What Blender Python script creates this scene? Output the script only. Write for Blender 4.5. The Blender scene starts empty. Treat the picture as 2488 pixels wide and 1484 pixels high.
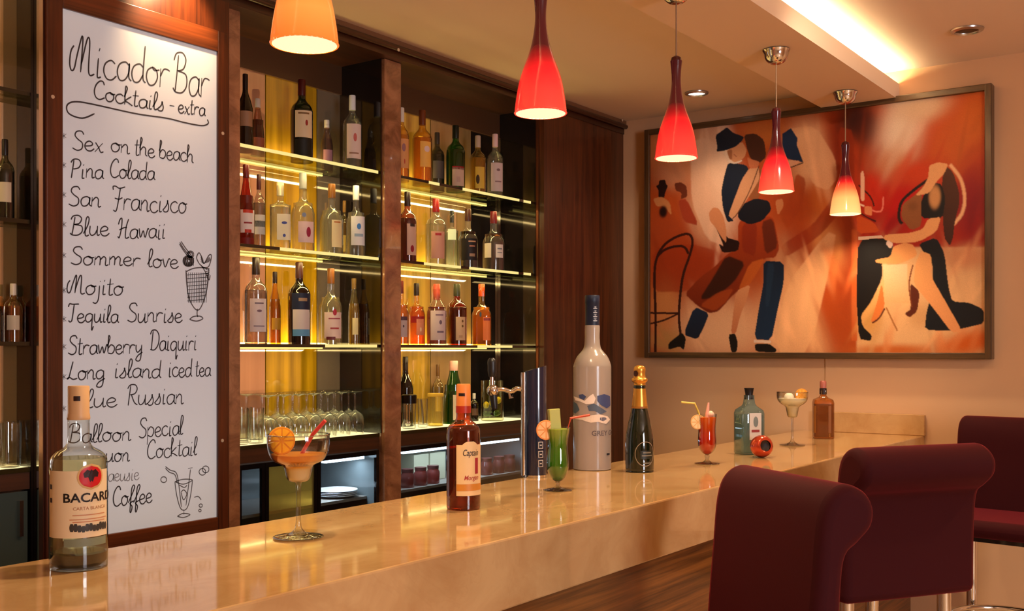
import bpy, bmesh, math, random
import numpy as np
from mathutils import Vector, Matrix

random.seed(7)
SC = bpy.context.scene
COL = SC.collection

# ------------------------------------------------------------------ camera, view, light
IMG_W, IMG_H = 2488, 1484
FPX, HOR, CAMZ = 2580.0, 850.0, 1.47
TH = math.radians(35.6)
FX, FY = math.cos(TH), math.sin(TH)
cam_data = bpy.data.cameras.new('camera')
cam_data.sensor_width = 36.0
cam_data.lens = 36.0 * FPX / IMG_W
cam_data.shift_y = (HOR - IMG_H / 2) / IMG_W
cam_data.clip_start = 0.05
cam = bpy.data.objects.new('camera', cam_data)
COL.objects.link(cam)
cam.location = (0, 0, CAMZ)
cam.rotation_euler = (math.pi / 2, 0, TH - math.pi / 2)
SC.camera = cam

SC.view_settings.view_transform = 'Standard'
SC.view_settings.look = 'None'
SC.view_settings.gamma = 1.0
SC.view_settings.use_curve_mapping = False
SC.view_settings.exposure = 0.08
SC.cycles.max_bounces = 10
SC.cycles.diffuse_bounces = 3
SC.cycles.glossy_bounces = 4
SC.cycles.transmission_bounces = 8
SC.cycles.transparent_max_bounces = 40
SC.cycles.caustics_reflective = False
SC.cycles.caustics_refractive = False
SC.cycles.sample_clamp_indirect = 4.0

world = bpy.data.worlds.new('world')
SC.world = world
world.use_nodes = True
world.node_tree.nodes['Background'].inputs[0].default_value = (0.9, 0.62, 0.42, 1)
world.node_tree.nodes['Background'].inputs[1].default_value = 0.05

def lamp(name, kind, loc, energy, color, size=0.1, rot=None, parent=None, **kw):
    d = bpy.data.lights.new(name, kind)
    d.energy = energy
    d.color = color
    if kind == 'AREA':
        d.shape = 'RECTANGLE'
        d.size = size if not isinstance(size, tuple) else size[0]
        d.size_y = size if not isinstance(size, tuple) else size[1]
    else:
        d.shadow_soft_size = size
    for k, v in kw.items():
        setattr(d, k, v)
    o = bpy.data.objects.new(name, d)
    COL.objects.link(o)
    o.location = loc
    if rot:
        o.rotation_euler = rot
    if parent:
        o.parent = parent
    return o

def aim(o, target):
    v = Vector(target) - o.location
    o.rotation_euler = v.to_track_quat('-Z', 'Y').to_euler()
    return o

WARM = (1.0, 0.69, 0.37)
# daylight coming through the window behind the guest side, the ceiling downlights, and added unseen spots
window_light = aim(lamp('window_daylight', 'AREA', (0.3, -3.5, 1.7), 82, (0.93, 0.93, 1.0), (1.1, 1.4)), (1.6, 1.5, 1.3))
board_spot = aim(lamp('board_downlight', 'SPOT', (1.90, 2.41, 2.555), 16, WARM, 0.02, spot_size=1.5, spot_blend=0.6), (1.90, 2.56, 2.42))
for (sx, sy, se) in ((0.3, -0.9, 26), (2.4, -0.8, 30), (3.6, -0.5, 62), (1.2, -1.9, 50)):
    aim(lamp('added_room_spot', 'SPOT', (sx, sy, 2.60), se, WARM, 0.05, spot_size=2.5, spot_blend=0.8), (sx, sy, 0))  # unseen spots added over the guest side to brighten the room
aim(lamp('added_painting_spot', 'SPOT', (2.9, 0.75, 2.60), 46, (1, .82, .62), 0.06, spot_size=1.1, spot_blend=0.7), (4.47, 1.75, 1.85))  # added spot without a fixture, brightens the painting
aim(lamp('wall_downlight', 'SPOT', (4.17, 2.01, 2.545), 9, (1, .68, .45), 0.03, spot_size=2.0, spot_blend=0.7), (4.17, 2.01, 0))

# ------------------------------------------------------------------ pixel of the photograph -> point on a plane
def ray(x, y):
    r = (x - IMG_W / 2) / FPX
    u = (HOR - y) / FPX
    return Vector((FX + r * FY, FY - r * FX, u))
def on_y(x, y, Y):
    d = ray(x, y); t = Y / d.y
    return Vector((0, 0, CAMZ)) + d * t
def on_x(x, y, X):
    d = ray(x, y); t = X / d.x
    return Vector((0, 0, CAMZ)) + d * t
def on_z(x, y, Z):
    d = ray(x, y); t = (Z - CAMZ) / d.z
    return Vector((0, 0, CAMZ)) + d * t
def depth(p):
    return p[0] * FX + p[1] * FY
def xat(x, Y):
    return on_y(x, 0, Y).x

def srgb(r, g=None, b=None):
    if g is None:
        r, g, b = r
    f = lambda c: (c / 255 / 12.92) if c / 255 <= 0.04045 else ((c / 255 + 0.055) / 1.055) ** 2.4
    return (f(r), f(g), f(b))

# ------------------------------------------------------------------ materials
MATS = {}
def new_mat(name):
    m = bpy.data.materials.new(name)
    m.use_nodes = True
    nt = m.node_tree
    for n in list(nt.nodes):
        nt.nodes.remove(n)
    out = nt.nodes.new('ShaderNodeOutputMaterial')
    return m, nt, out
def N(nt, kind, **kw):
    n = nt.nodes.new(kind)
    for k, v in kw.items():
        if k.startswith('_'):
            setattr(n, k[1:], v)
        else:
            n.inputs[k.replace('__', ' ')].default_value = v
    return n
def c4(c):
    return (c[0], c[1], c[2], 1.0)

def pbr(name, color, rough=0.5, metal=0.0, coat=0.0, emit=None, estr=0.0, spec=0.5, sheen=0.0, var=0.0, vscale=30.0):
    if name in MATS:
        return MATS[name]
    m, nt, out = new_mat(name)
    b = N(nt, 'ShaderNodeBsdfPrincipled')
    b.inputs['Base Color'].default_value = c4(color)
    b.inputs['Roughness'].default_value = rough
    b.inputs['Metallic'].default_value = metal
    b.inputs['Coat Weight'].default_value = coat
    b.inputs['Specular IOR Level'].default_value = spec
    if sheen:
        b.inputs['Sheen Weight'].default_value = sheen
        b.inputs['Sheen Roughness'].default_value = 0.35
    if emit:
        b.inputs['Emission Color'].default_value = c4(emit)
        b.inputs['Emission Strength'].default_value = estr
    if var:
        tc = N(nt, 'ShaderNodeTexCoord')
        no = N(nt, 'ShaderNodeTexNoise', Scale=vscale, Detail=4.0)
        mx = N(nt, 'ShaderNodeMixRGB', _blend_type='MULTIPLY', Fac=1.0)
        rp = N(nt, 'ShaderNodeMapRange')
        rp.inputs['To Min'].default_value = 1 - var
        rp.inputs['To Max'].default_value = 1 + var
        mx.inputs[1].default_value = c4(color)
        nt.links.new(tc.outputs['Object'], no.inputs['Vector'])
        nt.links.new(no.outputs['Fac'], rp.inputs['Value'])
        nt.links.new(rp.outputs['Result'], mx.inputs[2])
        nt.links.new(mx.outputs[0], b.inputs['Base Color'])
    nt.links.new(b.outputs[0], out.inputs[0])
    MATS[name] = m
    return m

def emissive(name, color, strength):
    if name in MATS:
        return MATS[name]
    m, nt, out = new_mat(name)
    e = N(nt, 'ShaderNodeEmission', Strength=strength)
    e.inputs['Color'].default_value = c4(color)
    nt.links.new(e.outputs[0], out.inputs[0])
    MATS[name] = m
    return m

def wood(name, dark, light, axis='Z', scale=1.0, rough=0.35, coat=0.3):
    if name in MATS:
        return MATS[name]
    m, nt, out = new_mat(name)
    tc = N(nt, 'ShaderNodeTexCoord')
    mp = N(nt, 'ShaderNodeMapping')
    s = {'X': (.55, 22, 22), 'Y': (22, 1.1, 22), 'Z': (22, 22, 1.1)}[axis]
    mp.inputs['Scale'].default_value = tuple(v * scale for v in s)
    n1 = N(nt, 'ShaderNodeTexNoise', Scale=1.6, Detail=7.0, Roughness=0.62, Distortion=0.6)
    n2 = N(nt, 'ShaderNodeTexNoise', Scale=7.0, Detail=3.0)
    mixf = N(nt, 'ShaderNodeMath', _operation='MULTIPLY_ADD')
    mixf.inputs[1].default_value = 0.35
    cr = N(nt, 'ShaderNodeValToRGB')
    cr.color_ramp.elements[0].position = 0.42
    cr.color_ramp.elements[0].color = c4(dark)
    cr.color_ramp.elements[1].position = 0.86
    cr.color_ramp.elements[1].color = c4(light)
    b = N(nt, 'ShaderNodeBsdfPrincipled')
    b.inputs['Roughness'].default_value = rough
    b.inputs['Coat Weight'].default_value = coat
    b.inputs['Coat Roughness'].default_value = 0.12
    L = nt.links.new
    L(tc.outputs['Object'], mp.inputs[0]); L(mp.outputs[0], n1.inputs['Vector']); L(mp.outputs[0], n2.inputs['Vector'])
    L(n2.outputs['Fac'], mixf.inputs[0]); L(n1.outputs['Fac'], mixf.inputs[2])
    L(mixf.outputs[0], cr.inputs[0]); L(cr.outputs[0], b.inputs['Base Color']); L(b.outputs[0], out.inputs[0])
    MATS[name] = m
    return m

def stone(name, a, b_, vein, scale=1.0, rough=0.1, coat=0.0):
    if name in MATS:
        return MATS[name]
    m, nt, out = new_mat(name)
    tc = N(nt, 'ShaderNodeTexCoord')
    mp = N(nt, 'ShaderNodeMapping')
    mp.inputs['Scale'].default_value = (scale, scale * 1.4, scale * 1.2)
    mp.inputs['Rotation'].default_value = (0.2, 0.3, 0.5)
    n1 = N(nt, 'ShaderNodeTexNoise', Scale=5.0, Detail=8.0, Roughness=0.6, Distortion=0.8)
    n2 = N(nt, 'ShaderNodeTexNoise', Scale=2.2, Detail=6.0, Roughness=0.55, Distortion=1.4)
    cr = N(nt, 'ShaderNodeValToRGB')
    cr.color_ramp.elements[0].position = 0.32; cr.color_ramp.elements[0].color = c4(a)
    cr.color_ramp.elements[1].position = 0.68; cr.color_ramp.elements[1].color = c4(b_)
    vr = N(nt, 'ShaderNodeValToRGB')
    e = vr.color_ramp.elements
    e[0].position = 0.485; e[0].color = (0, 0, 0, 1)
    e[1].position = 0.515; e[1].color = (0, 0, 0, 1)
    k = e.new(0.5); k.color = (1, 1, 1, 1)
    mx = N(nt, 'ShaderNodeMixRGB')
    mx.inputs[2].default_value = c4(vein)
    mm = N(nt, 'ShaderNodeMath', _operation='MULTIPLY')
    mm.inputs[1].default_value = 0.14
    b = N(nt, 'ShaderNodeBsdfPrincipled')
    b.inputs['Roughness'].default_value = rough
    b.inputs['Coat Weight'].default_value = coat
    b.inputs['Coat Roughness'].default_value = 0.03
    L = nt.links.new
    L(tc.outputs['Object'], mp.inputs[0]); L(mp.outputs[0], n1.inputs['Vector']); L(mp.outputs[0], n2.inputs['Vector'])
    L(n1.outputs['Fac'], cr.inputs[0]); L(n2.outputs['Fac'], vr.inputs[0])
    L(vr.outputs[0], mm.inputs[0]); L(mm.outputs[0], mx.inputs[0]); L(cr.outputs[0], mx.inputs[1])
    L(mx.outputs[0], b.inputs['Base Color']); L(b.outputs[0], out.inputs[0])
    MATS[name] = m
    return m

def thin_glass(name, tint, body=0.0, edge=0.35, refl=0.6, rough=0.03, base_refl=0.05):
    """clear or coloured glass: sees through, darker and more mirror-like where the wall is seen edge-on"""
    if name in MATS:
        return MATS[name]
    m, nt, out = new_mat(name)
    lw = N(nt, 'ShaderNodeLayerWeight', Blend=0.5)
    pw = N(nt, 'ShaderNodeMath', _operation='POWER'); pw.inputs[1].default_value = 2.6
    fa = N(nt, 'ShaderNodeMath', _operation='MULTIPLY_ADD'); fa.inputs[1].default_value = refl; fa.inputs[2].default_value = base_refl
    col = N(nt, 'ShaderNodeMixRGB')
    col.inputs[1].default_value = c4(tint)
    col.inputs[2].default_value = c4(tuple(t * edge for t in tint))
    tr = N(nt, 'ShaderNodeBsdfTransparent')
    gl = N(nt, 'ShaderNodeBsdfGlossy', Roughness=rough)
    mx = N(nt, 'ShaderNodeMixShader')
    L = nt.links.new
    L(lw.outputs['Facing'], pw.inputs[0]); L(pw.outputs[0], fa.inputs[0]); L(pw.outputs[0], col.inputs[0])
    L(col.outputs[0], tr.inputs[0]); L(fa.outputs[0], mx.inputs[0])
    src = tr
    if body > 0:
        df = N(nt, 'ShaderNodeBsdfDiffuse'); df.inputs[0].default_value = c4(tuple(min(1, t * 0.9) for t in tint))
        tl = N(nt, 'ShaderNodeBsdfTranslucent'); tl.inputs[0].default_value = c4(tuple(min(1, t * 0.9) for t in tint))
        ad = N(nt, 'ShaderNodeMixShader'); ad.inputs[0].default_value = 0.5
        L(df.outputs[0], ad.inputs[1]); L(tl.outputs[0], ad.inputs[2])
        mb = N(nt, 'ShaderNodeMixShader'); mb.inputs[0].default_value = body
        L(tr.outputs[0], mb.inputs[1]); L(ad.outputs[0], mb.inputs[2])
        src = mb
    L(src.outputs[0], mx.inputs[1]); L(gl.outputs[0], mx.inputs[2]); L(mx.outputs[0], out.inputs[0])
    MATS[name] = m
    return m

def coloured_mirror(name, color, amount=0.3, rough=0.03, streak=0.0):
    if name in MATS:
        return MATS[name]
    m, nt, out = new_mat(name)
    df = N(nt, 'ShaderNodeBsdfDiffuse'); df.inputs[0].default_value = c4(color)
    gl = N(nt, 'ShaderNodeBsdfGlossy', Roughness=rough)
    gl.inputs[0].default_value = (1, 0.93, 0.82, 1)
    if streak:
        tc = N(nt, 'ShaderNodeTexCoord'); mp = N(nt, 'ShaderNodeMapping'); mp.inputs['Scale'].default_value = (26, 1, 1.6)
        no = N(nt, 'ShaderNodeTexNoise', Scale=1.0, Detail=3.0); mr = N(nt, 'ShaderNodeMapRange')
        mr.inputs['From Min'].default_value = .3; mr.inputs['From Max'].default_value = .7; mr.inputs['To Min'].default_value = 1 - streak; mr.inputs['To Max'].default_value = 1 + streak * .4
        ml = N(nt, 'ShaderNodeMixRGB', _blend_type='MULTIPLY', Fac=1.0); ml.inputs[1].default_value = c4(color)
        nt.links.new(tc.outputs['Object'], mp.inputs[0]); nt.links.new(mp.outputs[0], no.inputs['Vector']); nt.links.new(no.outputs['Fac'], mr.inputs['Value']); nt.links.new(mr.outputs[0], ml.inputs[2]); nt.links.new(ml.outputs[0], df.inputs[0])
    mx = N(nt, 'ShaderNodeMixShader'); mx.inputs[0].default_value = amount
    nt.links.new(df.outputs[0], mx.inputs[1]); nt.links.new(gl.outputs[0], mx.inputs[2]); nt.links.new(mx.outputs[0], out.inputs[0])
    MATS[name] = m
    return m

def ramp_z(name, stops, z0, z1, emission=0.0, rough=0.2, coat=0.5, body=None):
    """colour of the thing itself changing along its height (dyed glass, layered drink)"""
    if name in MATS:
        return MATS[name]
    m, nt, out = new_mat(name)
    tc = N(nt, 'ShaderNodeTexCoord')
    sp = N(nt, 'ShaderNodeSeparateXYZ')
    mr = N(nt, 'ShaderNodeMapRange')
    mr.inputs['From Min'].default_value = z0; mr.inputs['From Max'].default_value = z1
    cr = N(nt, 'ShaderNodeValToRGB')
    els = cr.color_ramp.elements
    while len(els) > 1:
        els.remove(els[-1])
    els[0].position = stops[0][0]; els[0].color = c4(stops[0][1])
    for p, c in stops[1:]:
        e = els.new(p); e.color = c4(c)
    b = N(nt, 'ShaderNodeBsdfPrincipled')
    b.inputs['Roughness'].default_value = rough
    b.inputs['Coat Weight'].default_value = coat
    L = nt.links.new
    L(tc.outputs['Object'], sp.inputs[0]); L(sp.outputs['Z'], mr.inputs['Value']); L(mr.outputs[0], cr.inputs[0])
    L(cr.outputs[0], b.inputs['Base Color'])
    if emission:
        L(cr.outputs[0], b.inputs['Emission Color'])
        b.inputs['Emission Strength'].default_value = emission
    L(b.outputs[0], out.inputs[0])
    MATS[name] = m
    return m

# ------------------------------------------------------------------ geometry
class G:
    def __init__(self):
        self.bm = bmesh.new()
    def box(self, x0, y0, z0, x1, y1, z1):
        v = [self.bm.verts.new(p) for p in ((x0, y0, z0), (x1, y0, z0), (x1, y1, z0), (x0, y1, z0), (x0, y0, z1), (x1, y0, z1), (x1, y1, z1), (x0, y1, z1))]
        for f in ((0, 3, 2, 1), (4, 5, 6, 7), (0, 1, 5, 4), (1, 2, 6, 5), (2, 3, 7, 6), (3, 0, 4, 7)):
            self.bm.faces.new([v[i] for i in f])
        return self
    def lathe(self, prof, seg=24, c=(0, 0, 0), sq=2.0, sx=1.0, sy=1.0, rot=0.0):
        rings = []
        for (r, z) in prof:
            if r < 1e-6:
                rings.append([self.bm.verts.new((c[0], c[1], c[2] + z))])
                continue
            ring = []
            for i in range(seg):
                a = 2 * math.pi * i / seg
                k = super_r(a, sq)
                x, y = r * k * math.cos(a) * sx, r * k * math.sin(a) * sy
                xr, yr = x * math.cos(rot) - y * math.sin(rot), x * math.sin(rot) + y * math.cos(rot)
                ring.append(self.bm.verts.new((c[0] + xr, c[1] + yr, c[2] + z)))
            rings.append(ring)
        for a, b in zip(rings, rings[1:]):
            if len(a) == 1 and len(b) == 1:
                continue
            for i in range(seg):
                j = (i + 1) % seg
                if len(a) == 1:
                    self.bm.faces.new((a[0], b[j], b[i]))
                elif len(b) == 1:
                    self.bm.faces.new((a[i], a[j], b[0]))
                else:
                    self.bm.faces.new((a[i], a[j], b[j], b[i]))
        return self
    def tube(self, pts, r, seg=8, closed=False, caps=True):
        pts = [Vector(p) for p in pts]
        n = len(pts)
        rad = r if isinstance(r, (list, tuple)) else [r] * n
        rings = []
        up = Vector((0, 0, 1))
        for i, p in enumerate(pts):
            a = pts[(i - 1) % n] if (closed or i > 0) else p
            b = pts[(i + 1) % n] if (closed or i < n - 1) else p
            t = (b - a).normalized()
            ref = up if abs(t.dot(up)) < 0.95 else Vector((1, 0, 0))
            u = t.cross(ref).normalized(); w = u.cross(t).normalized()
            rings.append([self.bm.verts.new(p + (u * math.cos(2 * math.pi * k / seg) + w * math.sin(2 * math.pi * k / seg)) * rad[i]) for k in range(seg)])
        m = n if closed else n - 1
        for i in range(m):
            a, b = rings[i], rings[(i + 1) % n]
            for k in range(seg):
                l = (k + 1) % seg
                self.bm.faces.new((a[k], a[l], b[l], b[k]))
        if caps and not closed:
            self.bm.faces.new(list(reversed(rings[0]))); self.bm.faces.new(rings[-1])
        return self
    def extrude(self, poly, fn, a, b):
        """poly: 2-D outline; fn(u, v, w) -> 3-D; from w=a to w=b"""
        va = [self.bm.verts.new(fn(u, v, a)) for u, v in poly]
        vb = [self.bm.verts.new(fn(u, v, b)) for u, v in poly]
        n = len(poly)
        self.bm.faces.new(va); self.bm.faces.new(list(reversed(vb)))
        for i in range(n):
            j = (i + 1) % n
            self.bm.faces.new((va[j], va[i], vb[i], vb[j]))
        return self
    def ball(self, c, r, s=(1, 1, 1), seg=16, rings=10):
        m = Matrix.Translation(c) @ Matrix.Diagonal((r * s[0], r * s[1], r * s[2], 1))
        bmesh.ops.create_uvsphere(self.bm, u_segments=seg, v_segments=rings, radius=1.0, matrix=m)
        return self
    def arc(self, r_of, a0, a1, z0, z1, n=14, lift=0.0006, shape=None):
        """a label wrapped on a bottle: r_of(angle) gives the bottle's radius"""
        rows = []
        m = 1 if shape is None else 10
        for j in range(m + 1):
            t = j / m
            z = z0 + (z1 - z0) * t
            k = 1.0 if shape is None else shape(t)
            row = []
            for i in range(n + 1):
                am = (a0 + a1) / 2
                a = am + (a1 - a0) * (i / n - 0.5) * k
                r = r_of(a) + lift
                row.append(self.bm.verts.new((r * math.cos(a), r * math.sin(a), z)))
            rows.append(row)
        for p, q in zip(rows, rows[1:]):
            for i in range(n):
                try:
                    self.bm.faces.new((p[i], p[i + 1], q[i + 1], q[i]))
                except ValueError:
                    pass
        return self
    def build(self, name, mat, parent=None, loc=(0, 0, 0), rot=(0, 0, 0), smooth=True, bevel=0.0, bseg=3, angle=38, fix=True):
        if fix:
            bmesh.ops.recalc_face_normals(self.bm, faces=self.bm.faces[:])
        me = bpy.data.meshes.new(name)
        self.bm.to_mesh(me); self.bm.free()
        if smooth:
            me.polygons.foreach_set('use_smooth', [True] * len(me.polygons))
            me.set_sharp_from_angle(angle=math.radians(angle))
        if mat:
            me.materials.append(mat)
        o = bpy.data.objects.new(name, me)
        COL.objects.link(o)
        o.location = loc; o.rotation_euler = rot
        if parent:
            o.parent = parent
        if bevel:
            b = o.modifiers.new('bevel', 'BEVEL'); b.width = bevel; b.segments = bseg; b.limit_method = 'ANGLE'; b.angle_limit = math.radians(40)
            b.harden_normals = False
        return o

def super_r(a, sq):
    if sq == 2.0:
        return 1.0
    return 1.0 / ((abs(math.cos(a)) ** sq + abs(math.sin(a)) ** sq) ** (1.0 / sq))

def smooth_path(pts, n=6, closed=False):
    P = [Vector(p) for p in pts]
    if len(P) < 3:
        return P
    out = []
    m = len(P)
    for i in range(m if closed else m - 1):
        p0 = P[(i - 1) % m] if (closed or i > 0) else P[0]
        p1, p2 = P[i], P[(i + 1) % m]
        p3 = P[(i + 2) % m] if (closed or i < m - 2) else P[-1]
        for k in range(n):
            t = k / n
            out.append(0.5 * ((2 * p1) + (p2 - p0) * t + (2 * p0 - 5 * p1 + 4 * p2 - p3) * t * t + (3 * p1 - p0 - 3 * p2 + p3) * t ** 3))
    if not closed:
        out.append(P[-1])
    return out

def smooth_prof(prof, n=4):
    return [(max(0.0, p.x), p.y) for p in smooth_path([(r, z, 0) for r, z in prof], n)]

def tag(o, label, cat, group=None):
    o['label'] = label; o['category'] = cat
    if group:
        o['group'] = group
    return o
def thing(name, label, cat, loc=(0, 0, 0), rz=0.0, group=None):
    o = bpy.data.objects.new(name, None)
    o.empty_display_size = 0.05
    COL.objects.link(o)
    o.location = loc; o.rotation_euler = (0, 0, rz)
    return tag(o, label, cat, group)
def struct(o):
    o['kind'] = 'structure'
    return o
def copy_tree(o, parent=None):
    c = o.copy(); COL.objects.link(c)
    if parent:
        c.parent = parent
    for ch in [k for k in bpy.data.objects if k.parent == o]:
        copy_tree(ch, c)
    return c

def text_geo(s, size, bold=0.0, shear=0.0):
    """letters as flat 2-D polygons, centred on x; returns verts, faces, width"""
    cu = bpy.data.curves.new('t', 'FONT')
    cu.body = s; cu.size = size; cu.offset = bold; cu.shear = shear
    cu.align_x = 'CENTER'; cu.resolution_u = 3
    ob = bpy.data.objects.new('t', cu); COL.objects.link(ob)
    dg = bpy.context.evaluated_depsgraph_get()
    me = ob.evaluated_get(dg).to_mesh()
    vs = [tuple(v.co) for v in me.vertices]; fs = [tuple(p.vertices) for p in me.polygons]
    ob.evaluated_get(dg).to_mesh_clear()
    bpy.data.objects.remove(ob); bpy.data.curves.remove(cu)
    return vs, fs
def wrap_text(s, size, r, ang, z, name, mat, parent, bold=0.0, lift=0.0012, shear=0.0, squeeze=1.0):
    vs, fs = text_geo(s, size, bold, shear)
    g = G()
    bv = []
    for x, y, _ in vs:
        a = ang + x * squeeze / r
        bv.append(g.bm.verts.new(((r + lift) * math.cos(a), (r + lift) * math.sin(a), z + y)))
    for f in fs:
        try:
            g.bm.faces.new([bv[i] for i in f])
        except ValueError:
            pass
    return g.build(name, mat, parent, smooth=False, fix=False)
# ------------------------------------------------------------------ shared materials
M_WALL = pbr('wall_paint', srgb(216, 170, 128), 0.85, var=0.03, vscale=3)
M_CEIL = pbr('ceiling_paint', srgb(232, 206, 184), 0.9)
M_CEIL_LOW = pbr('bulkhead_paint', srgb(232, 202, 172), 0.9)
M_FLOOR = stone('floor_stone', srgb(208, 174, 138), srgb(224, 192, 156), srgb(180, 150, 120), 0.6, 0.3)
M_MARBLE = stone('cream_marble', srgb(188, 142, 92), srgb(208, 166, 114), srgb(176, 128, 80), 1.4, 0.07, 0.25)
M_WOOD = wood('board_wood', srgb(42, 17, 7), srgb(104, 46, 17), 'Z', 1.0)
M_WOOD_X = wood('board_wood_cross', srgb(46, 19, 8), srgb(120, 56, 22), 'X', 1.0)
M_WOOD_DARK = wood('dark_wood', srgb(28, 14, 8), srgb(72, 36, 18), 'X', 1.0)
M_WOOD_PANEL = wood('panel_wood', srgb(40, 18, 9), srgb(96, 48, 22), 'Z', 1.0)
M_WOOD_FRONT = wood('counter_front_wood', srgb(34, 15, 5), srgb(140, 84, 34), 'X', 1.5)
M_BLACK = pbr('black_lacquer', srgb(16, 12, 12), 0.08, coat=0.6)
M_CHROME = pbr('chrome', (0.75, 0.73, 0.7), 0.12, 1.0)
M_STEEL = pbr('brushed_steel', (0.55, 0.53, 0.5), 0.3, 1.0)
M_PILASTER = stone('pilaster_stone', srgb(118, 74, 50), srgb(176, 120, 86), srgb(90, 52, 36), 2.2, 0.1, 1.0)
M_CLEAR = thin_glass('clear_glass', (0.97, 0.98, 0.96), edge=0.35, refl=.9, base_refl=.06)
M_SHELF = thin_glass('shelf_glass', (0.86, 0.92, 0.78), edge=0.6, refl=0.4)

CT, CB = 1.122, 0.99          # counter top, underside
CY0, CY1 = 1.15, 1.665        # guest edge, barman edge
XW = 4.49                     # end wall
BY, MY = 2.60, 2.80           # front and mirror of the back bar
YF = 2.55                     # front of header and board

# ------------------------------------------------------------------ the room
struct(G().box(-3.0, -3.6, -0.1, 4.7, 3.1, 0.0).build('floor', M_FLOOR, smooth=False))
struct(G().box(-3.0, 1.56, 2.575, 4.7, 3.1, 2.70).build('ceiling', M_CEIL, smooth=False))
struct(G().box(-3.0, -3.6, 2.62, 4.7, 1.56, 2.70).build('ceiling', M_CEIL, smooth=False))
bulk = G().box(-3.0, 1.25, 2.50, XW, 1.56, 2.545).box(-3.0, 1.25, 2.545, XW, 1.262, 2.566).box(-3.0, 1.53, 2.545, XW, 1.56, 2.62)
struct(bulk.build('trim_1', M_CEIL_LOW, smooth=False))
struct(G().box(XW, -3.6, 0.0, XW + 0.2, 1.56, 2.62).build('wall_end', M_WALL, smooth=False))
struct(G().box(XW + 0.005, 1.56, 0.0, XW + 0.2, 3.1, 2.575).build('wall_end', M_WALL, smooth=False))
struct(G().box(-3.0, 2.98, 0.0, 4.7, 3.1, 2.575).build('wall_back', M_WALL, smooth=False))
struct(G().box(-3.1, -3.6, 0.0, -3.0, 3.1, 2.70).build('wall_side', M_WALL, smooth=False))
gw = G().box(-3.0, -3.7, 0.0, -0.4, -3.6, 2.62).box(1.0, -3.7, 0, 4.7, -3.6, 2.62).box(-0.4, -3.7, 0, 1.0, -3.6, 0.8).box(-0.4, -3.7, 2.5, 1.0, -3.6, 2.62)
struct(gw.build('wall_guest', M_WALL, smooth=False))
wf = G()
for xx in (-0.4, 0.275, 0.95):
    wf.box(xx, -3.68, 0.8, xx + 0.05, -3.62, 2.5)
wf.box(-0.4, -3.68, 0.8, 1.0, -3.62, 0.85).box(-0.4, -3.68, 2.45, 1.0, -3.62, 2.5)
w1 = struct(wf.build('window_1', pbr('window_frame_white', srgb(225, 222, 215), 0.5), smooth=False))
G().box(-0.35, -3.66, 0.85, 0.95, -3.65, 2.45).build('pane', emissive('daylight_pane', (0.86, 0.93, 1.0), 2.5), w1, smooth=False)

# cove LED on the ledge above the bulkhead
cove = G().box(-2.9, 1.285, 2.546, XW - 0.02, 1.315, 2.556).build('cove_led_strip', emissive('cove_led', (1.0, 0.80, 0.45), 75.0), smooth=False)
tag(cove, 'warm white strip light hidden in the ceiling cove above the bar', 'strip light')

def downlight(x, y, z, r, label, lit):
    t = thing('ceiling_downlight', label, 'downlight', (x, y, z))
    G().lathe([(r * .72, -0.004), (r * .78, -0.009), (r, -0.005), (r * 1.02, 0.0), (r * .70, 0.0), (r * .72, -0.004)], 28).build('trim_ring', M_STEEL, t)
    G().lathe([(0, -0.002), (r * .70, -0.002), (r * .70, -0.0005), (0, -0.0005)], 24).build('lens', emissive('lens_on', (1, .85, .65), 6.0) if lit else pbr('lens_off', srgb(30, 22, 18), .3), t)
downlight(4.17, 2.01, 2.574, 0.05, 'small lit recessed downlight in the ceiling near the painting', True)
downlight(4.05, 0.89, 2.619, 0.055, 'dark unlit recessed downlight in the ceiling beyond the glowing cove', False)

# ------------------------------------------------------------------ the bar counter
ctr = thing('bar_counter', 'long bar counter with polished cream marble top over a wood front', 'counter', (0, 0, 0))
g = G().box(-0.8, CY0, CB, XW - 0.001, CY1, CT)
g.build('worktop', M_MARBLE, ctr, bevel=0.004, bseg=2, smooth=False)['label'] = 'polished cream marble slab with a deep front edge'
g = G().box(-0.78, CY0 + 0.055, 0.0, XW - 0.001, CY0 + 0.09, CB - 0.012)
g.build('front_panel', M_WOOD_FRONT, ctr, smooth=False)['label'] = 'glossy brown wood front with level grain'
G().box(-0.78, CY0 + 0.075, CB - 0.013, XW - 0.001, CY1 - 0.03, CB).build('shadow_gap_strip', M_BLACK, ctr, smooth=False)
G().box(-0.78, CY0 + 0.09, 0.0, XW - 0.001, CY1 - 0.06, CB - 0.013).build('cabinet_body', M_WOOD_DARK, ctr, smooth=False)
G().box(XW - 0.025, CY0 - 0.005, CT, XW - 0.001, 1.60, CT + 0.085).build('upstand', M_MARBLE, ctr, bevel=0.002, bseg=1, smooth=False)['label'] = 'low marble upstand against the end wall'

# ------------------------------------------------------------------ the back bar
xb1l, xb1r = xat(578, BY), xat(925, BY)          # narrow bay
xb2l, xb2r = xat(965, BY), xat(1301, BY)         # wide bay
xp0, xp1 = xat(103, YF), xat(557, YF)            # wooden board housing
xend = xat(1517, YF)
SZ = [2.11, 1.80, 1.488]                          # glass shelves
LZ = 1.172                                        # glowing lower counter

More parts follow.
